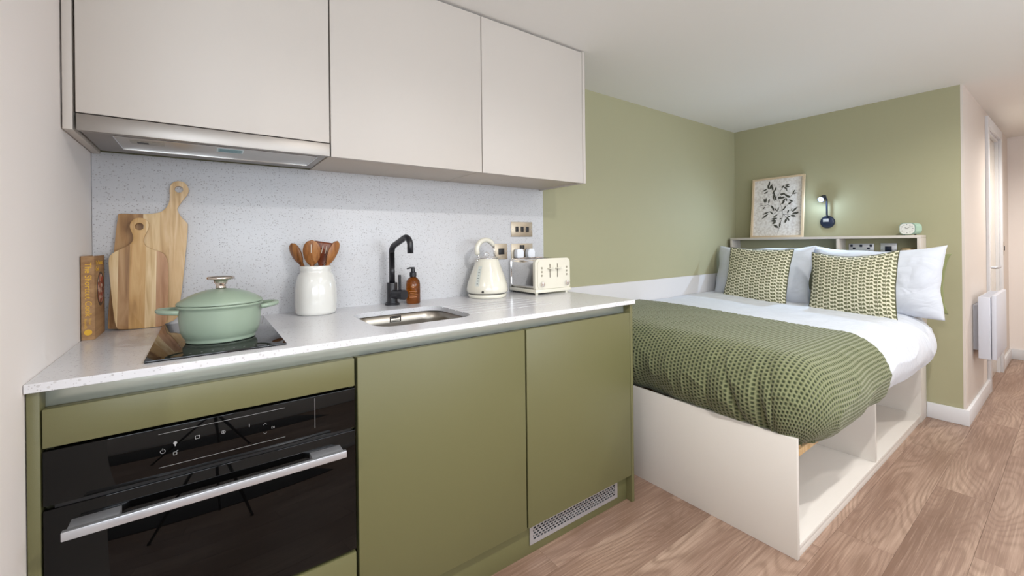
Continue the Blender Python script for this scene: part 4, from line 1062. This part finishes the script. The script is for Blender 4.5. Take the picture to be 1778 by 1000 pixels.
LEAVES = [(365, 195, 75, 20, 80), (390, 230, 70, 24, 60), (410, 250, 60, 20, 100), (355, 235, 60, 18, 110), (310, 268, 70, 14, 20), (325, 300, 60, 14, 25), (452, 265, 50, 18, 70), (428, 300, 60, 18, 60), (440, 340, 70, 20, 110), (455, 385, 70, 18, 70), (430, 370, 60, 16, 100),
          (545, 245, 40, 14, 40), (600, 228, 60, 14, 0), (605, 248, 60, 16, -15), (580, 265, 55, 14, -25), (597, 290, 40, 10, -70), (545, 333, 70, 18, 5), (590, 352, 60, 18, -30), (620, 372, 60, 22, -20), (685, 320, 60, 12, 55), (700, 340, 50, 10, 15), (515, 380, 60, 26, -10), (550, 380, 60, 18, 10), (562, 425, 75, 20, 65), (595, 405, 50, 16, -70), (555, 445, 55, 16, 30), (655, 425, 60, 16, -25), (640, 455, 50, 18, 30),
          (310, 405, 60, 18, -70), (330, 395, 60, 16, 90), (370, 410, 60, 16, 80), (262, 440, 60, 8, -5), (265, 462, 60, 8, 5), (305, 495, 50, 12, 40), (418, 490, 60, 18, -55), (432, 510, 60, 16, -75), (465, 525, 45, 14, -50), (495, 520, 60, 12, 65), (580, 505, 60, 14, 60), (565, 525, 45, 12, 30),
          (335, 560, 90, 14, 20), (325, 600, 100, 18, 35), (410, 560, 70, 14, -40), (465, 600, 60, 14, 30), (450, 635, 80, 18, 5), (440, 660, 70, 20, 5), (450, 685, 60, 20, 35), (475, 730, 75, 24, -30), (525, 710, 70, 18, 80), (530, 640, 30, 12, 30),
          (705, 535, 90, 18, 40), (625, 555, 50, 14, 65), (665, 535, 40, 8, 60), (715, 580, 80, 24, 5), (690, 610, 70, 20, -10), (740, 572, 30, 14, 20), (598, 665, 60, 22, 70), (625, 645, 60, 18, -55), (635, 615, 50, 12, -30), (720, 520, 30, 10, 40)]
bm = bmesh.new()
for st in STEMS:
    P3 = [pt(*q2(*p)) for p in st]
    for a, b in zip(P3, P3[1:]):
        d = (b-a).normalized(); n = Vector((1, 0, 0)).cross(d).normalized()*.0011
        bm.faces.new([bm.verts.new(v) for v in (a+n, b+n, b-n, a-n)])
br = link('branch', fin(bm, 'b'), M_leaf, art)
kx = (fy1-fy0-.028)/630
lme = {}
for (cx, cy, L, wd, an) in LEAVES:
    bm = bmesh.new(); ca, sa = math.cos(math.radians(an)), math.sin(math.radians(an)); ring = []
    for k in range(12):
        a = 2*PI*k/12; u = .5*L*math.cos(a); v = .66*wd*math.sin(a)*(1-.35*abs(math.cos(a)))
        ring.append(bm.verts.new(pt(*q2(cx+u*ca-v*sa, cy-(u*sa+v*ca)))+Vector((-.0004, 0, 0))))
    bm.faces.new(ring)
    e = bmesh.ops.extrude_face_region(bm, geom=bm.faces[:])
    for v in e['geom']:
        if isinstance(v, bmesh.types.BMVert): v.co.x += .0003
    link('leaf', fin(bm, 'l'), M_leaf, art)

# reading lamp
lc = (XB, 1.176, 1.312)
t = thing('reading_lamp', 'navy wall reading lamp, lit, beside the framed print', 'wall lamp', lc)
bm = bmesh.new(); lathe(bm, [(0, 0), (.047, 0), (.048, .006), (.044, .016), (.036, .020), (0, .020)], n=36, mx=Matrix.Translation(lc) @ Matrix.Rotation(-PI/2, 4, 'Y')); link('wall_base', fin(bm, 'l'), M_navy, t, 'all')
box('switch_plate', M_plate2, t, XB-.0225, XB-.0195, 1.164, 1.200, 1.313, 1.337, .0008)
bm = bmesh.new(); tube(bm, [(XB-.015, 1.172, 1.34), (XB-.035, 1.170, 1.37), (XB-.042, 1.168, 1.43), (XB-.044, 1.168, 1.48), (XB-.052, 1.176, 1.500)], .0065, 12); link('gooseneck', fin(bm, 'l'), M_navy, t, 'all')
hp = Vector((XB-.068, 1.192, 1.488)); hdir = Vector((-.85, .10, -.42)).normalized()
q = hdir.to_track_quat('Z', 'Y').to_matrix().to_4x4()
bm = bmesh.new(); lathe(bm, [(0, -.05), (.012, -.048), (.017, -.035), (.019, .0), (.0215, .016), (.018, .016), (.016, .010), (0, .010)], n=28, mx=Matrix.Translation(hp) @ q); lh = link('lamp_head', fin(bm, 'l'), M_navy, t, 'all')
bm = bmesh.new(); lathe(bm, [(0, .0105), (.0155, .0105), (.0155, .014), (.010, .0165), (0, .017)], n=24, mx=Matrix.Translation(hp) @ q); link('lens', fin(bm, 'l'), M_ledblue, lh, 'all')
lo = light('reading_lamp_beam', 'SPOT', hp+hdir*.024, 16, (.58, .76, 1.0), spot_size=math.radians(165), spot_blend=1.0, shadow_soft_size=.013)
lo.rotation_euler = hdir.to_track_quat('-Z', 'Y').to_euler()
light('reading_lamp_spill', 'POINT', hp+hdir*.034, 1.6, (.58, .76, 1.0), shadow_soft_size=.014)

# alarm clock
cl = Vector((3.770, .695, HZ+.0005))
t = thing('alarm_clock', 'small mint green alarm clock with a white dial on the headboard shelf', 'clock', cl)
mxc = Matrix.Translation(cl+Vector((0, 0, .043))) @ Matrix.Rotation(math.radians(-108), 4, 'Z')
def clockpart(name, prof, y0, y1, mat, **k):
    bm = bmesh.new(); prism(bm, prof, y0, y1)
    for v in bm.verts: v.co = mxc @ v.co
    return link(name, fin(bm, 'c'), mat, t, True, **k)
clockpart('clock_body', rrect(-.044, .044, -.037, .037, .028, 8), -.022, .040, M_mint)
clockpart('bezel', rrect(-.046, .046, -.039, .039, .030, 8), -.027, -.0222, M('pale bezel', '8FA99B', .3))
clockpart('dial', rrect(-.041, .041, -.034, .034, .025, 8), -.0285, -.0272, M_face)
bm = bmesh.new()
for k in range(12):
    a = 2*PI*k/12; cx, cz = .032*math.sin(a), .027*math.cos(a); B(bm, cx-.0022, cx+.0022, -.0290, -.0286, cz-.0028, cz+.0028)
for v in bm.verts: v.co = mxc @ v.co
link('hour_marks', fin(bm, 'c'), M('grey numerals', '8C8E8C', .6), t)
for nm, a, L, w in (('hour_hand', -52, .014, .0022), ('minute_hand', 52, .026, .0014)):
    bm = bmesh.new(); vs = B(bm, -w/2, w/2, -.0297, -.0293, -.004, L, mx=None); rm = Matrix.Rotation(math.radians(a), 4, 'Y')
    for v in bm.verts: v.co = mxc @ (rm @ v.co)
    link(nm, fin(bm, 'c'), M_dark, t)
for sx in (-.03, .03):
    bm = bmesh.new(); lathe(bm, [(0, 0), (.005, 0), (.006, .007), (0, .007)], (sx, 0, -.0425), 10)
    for v in bm.verts: v.co = mxc @ v.co
    link('foot', fin(bm, 'c'), M_dark, t, True)

# tripod standing under the lens; the oven glass mirrors its legs
t = thing('tripod', 'black tripod with slim round legs standing in the aisle, mirrored in the oven door', 'tripod', (0, -.02, 0))
top_ = Vector((0, -.03, .98))
for fx, fy in ((.235, .155), (-.40, .08), (.03, -.36)):
    f_ = Vector((fx, fy, .006)); bm = bmesh.new(); tube(bm, [top_.lerp(f_, .04), top_.lerp(f_, .5), f_+Vector((0, 0, .008))], [.015, .012, .009], 12); lg = link('leg', fin(bm, 'l'), M_black, t, 'all')
    bm = bmesh.new(); lathe(bm, [(0, -.006), (.013, -.006), (.012, .006), (.008, .02), (0, .02)], f_, 14); link('rubber_foot', fin(bm, 'l'), M_dark, lg, True)
bm = bmesh.new(); lathe(bm, [(0, -.05), (.02, -.05), (.03, -.02), (.03, .01), (.014, .02), (.014, .09), (.03, .095), (.03, .105), (0, .105)], top_, 24); link('tripod_head', fin(bm, 'l'), M_black, t, 'all')
# dark rug under the window, mirrored in the oven control panel
bm = bmesh.new(); B(bm, -1.35, 1.15, -1.60, -.38, 0.0005, .010, .003)
link('rug', fin(bm, 'rug'), m_fabric('charcoal rug', '1E1E22'), None, True, label='charcoal rug on the floor in front of the window', category='rug')
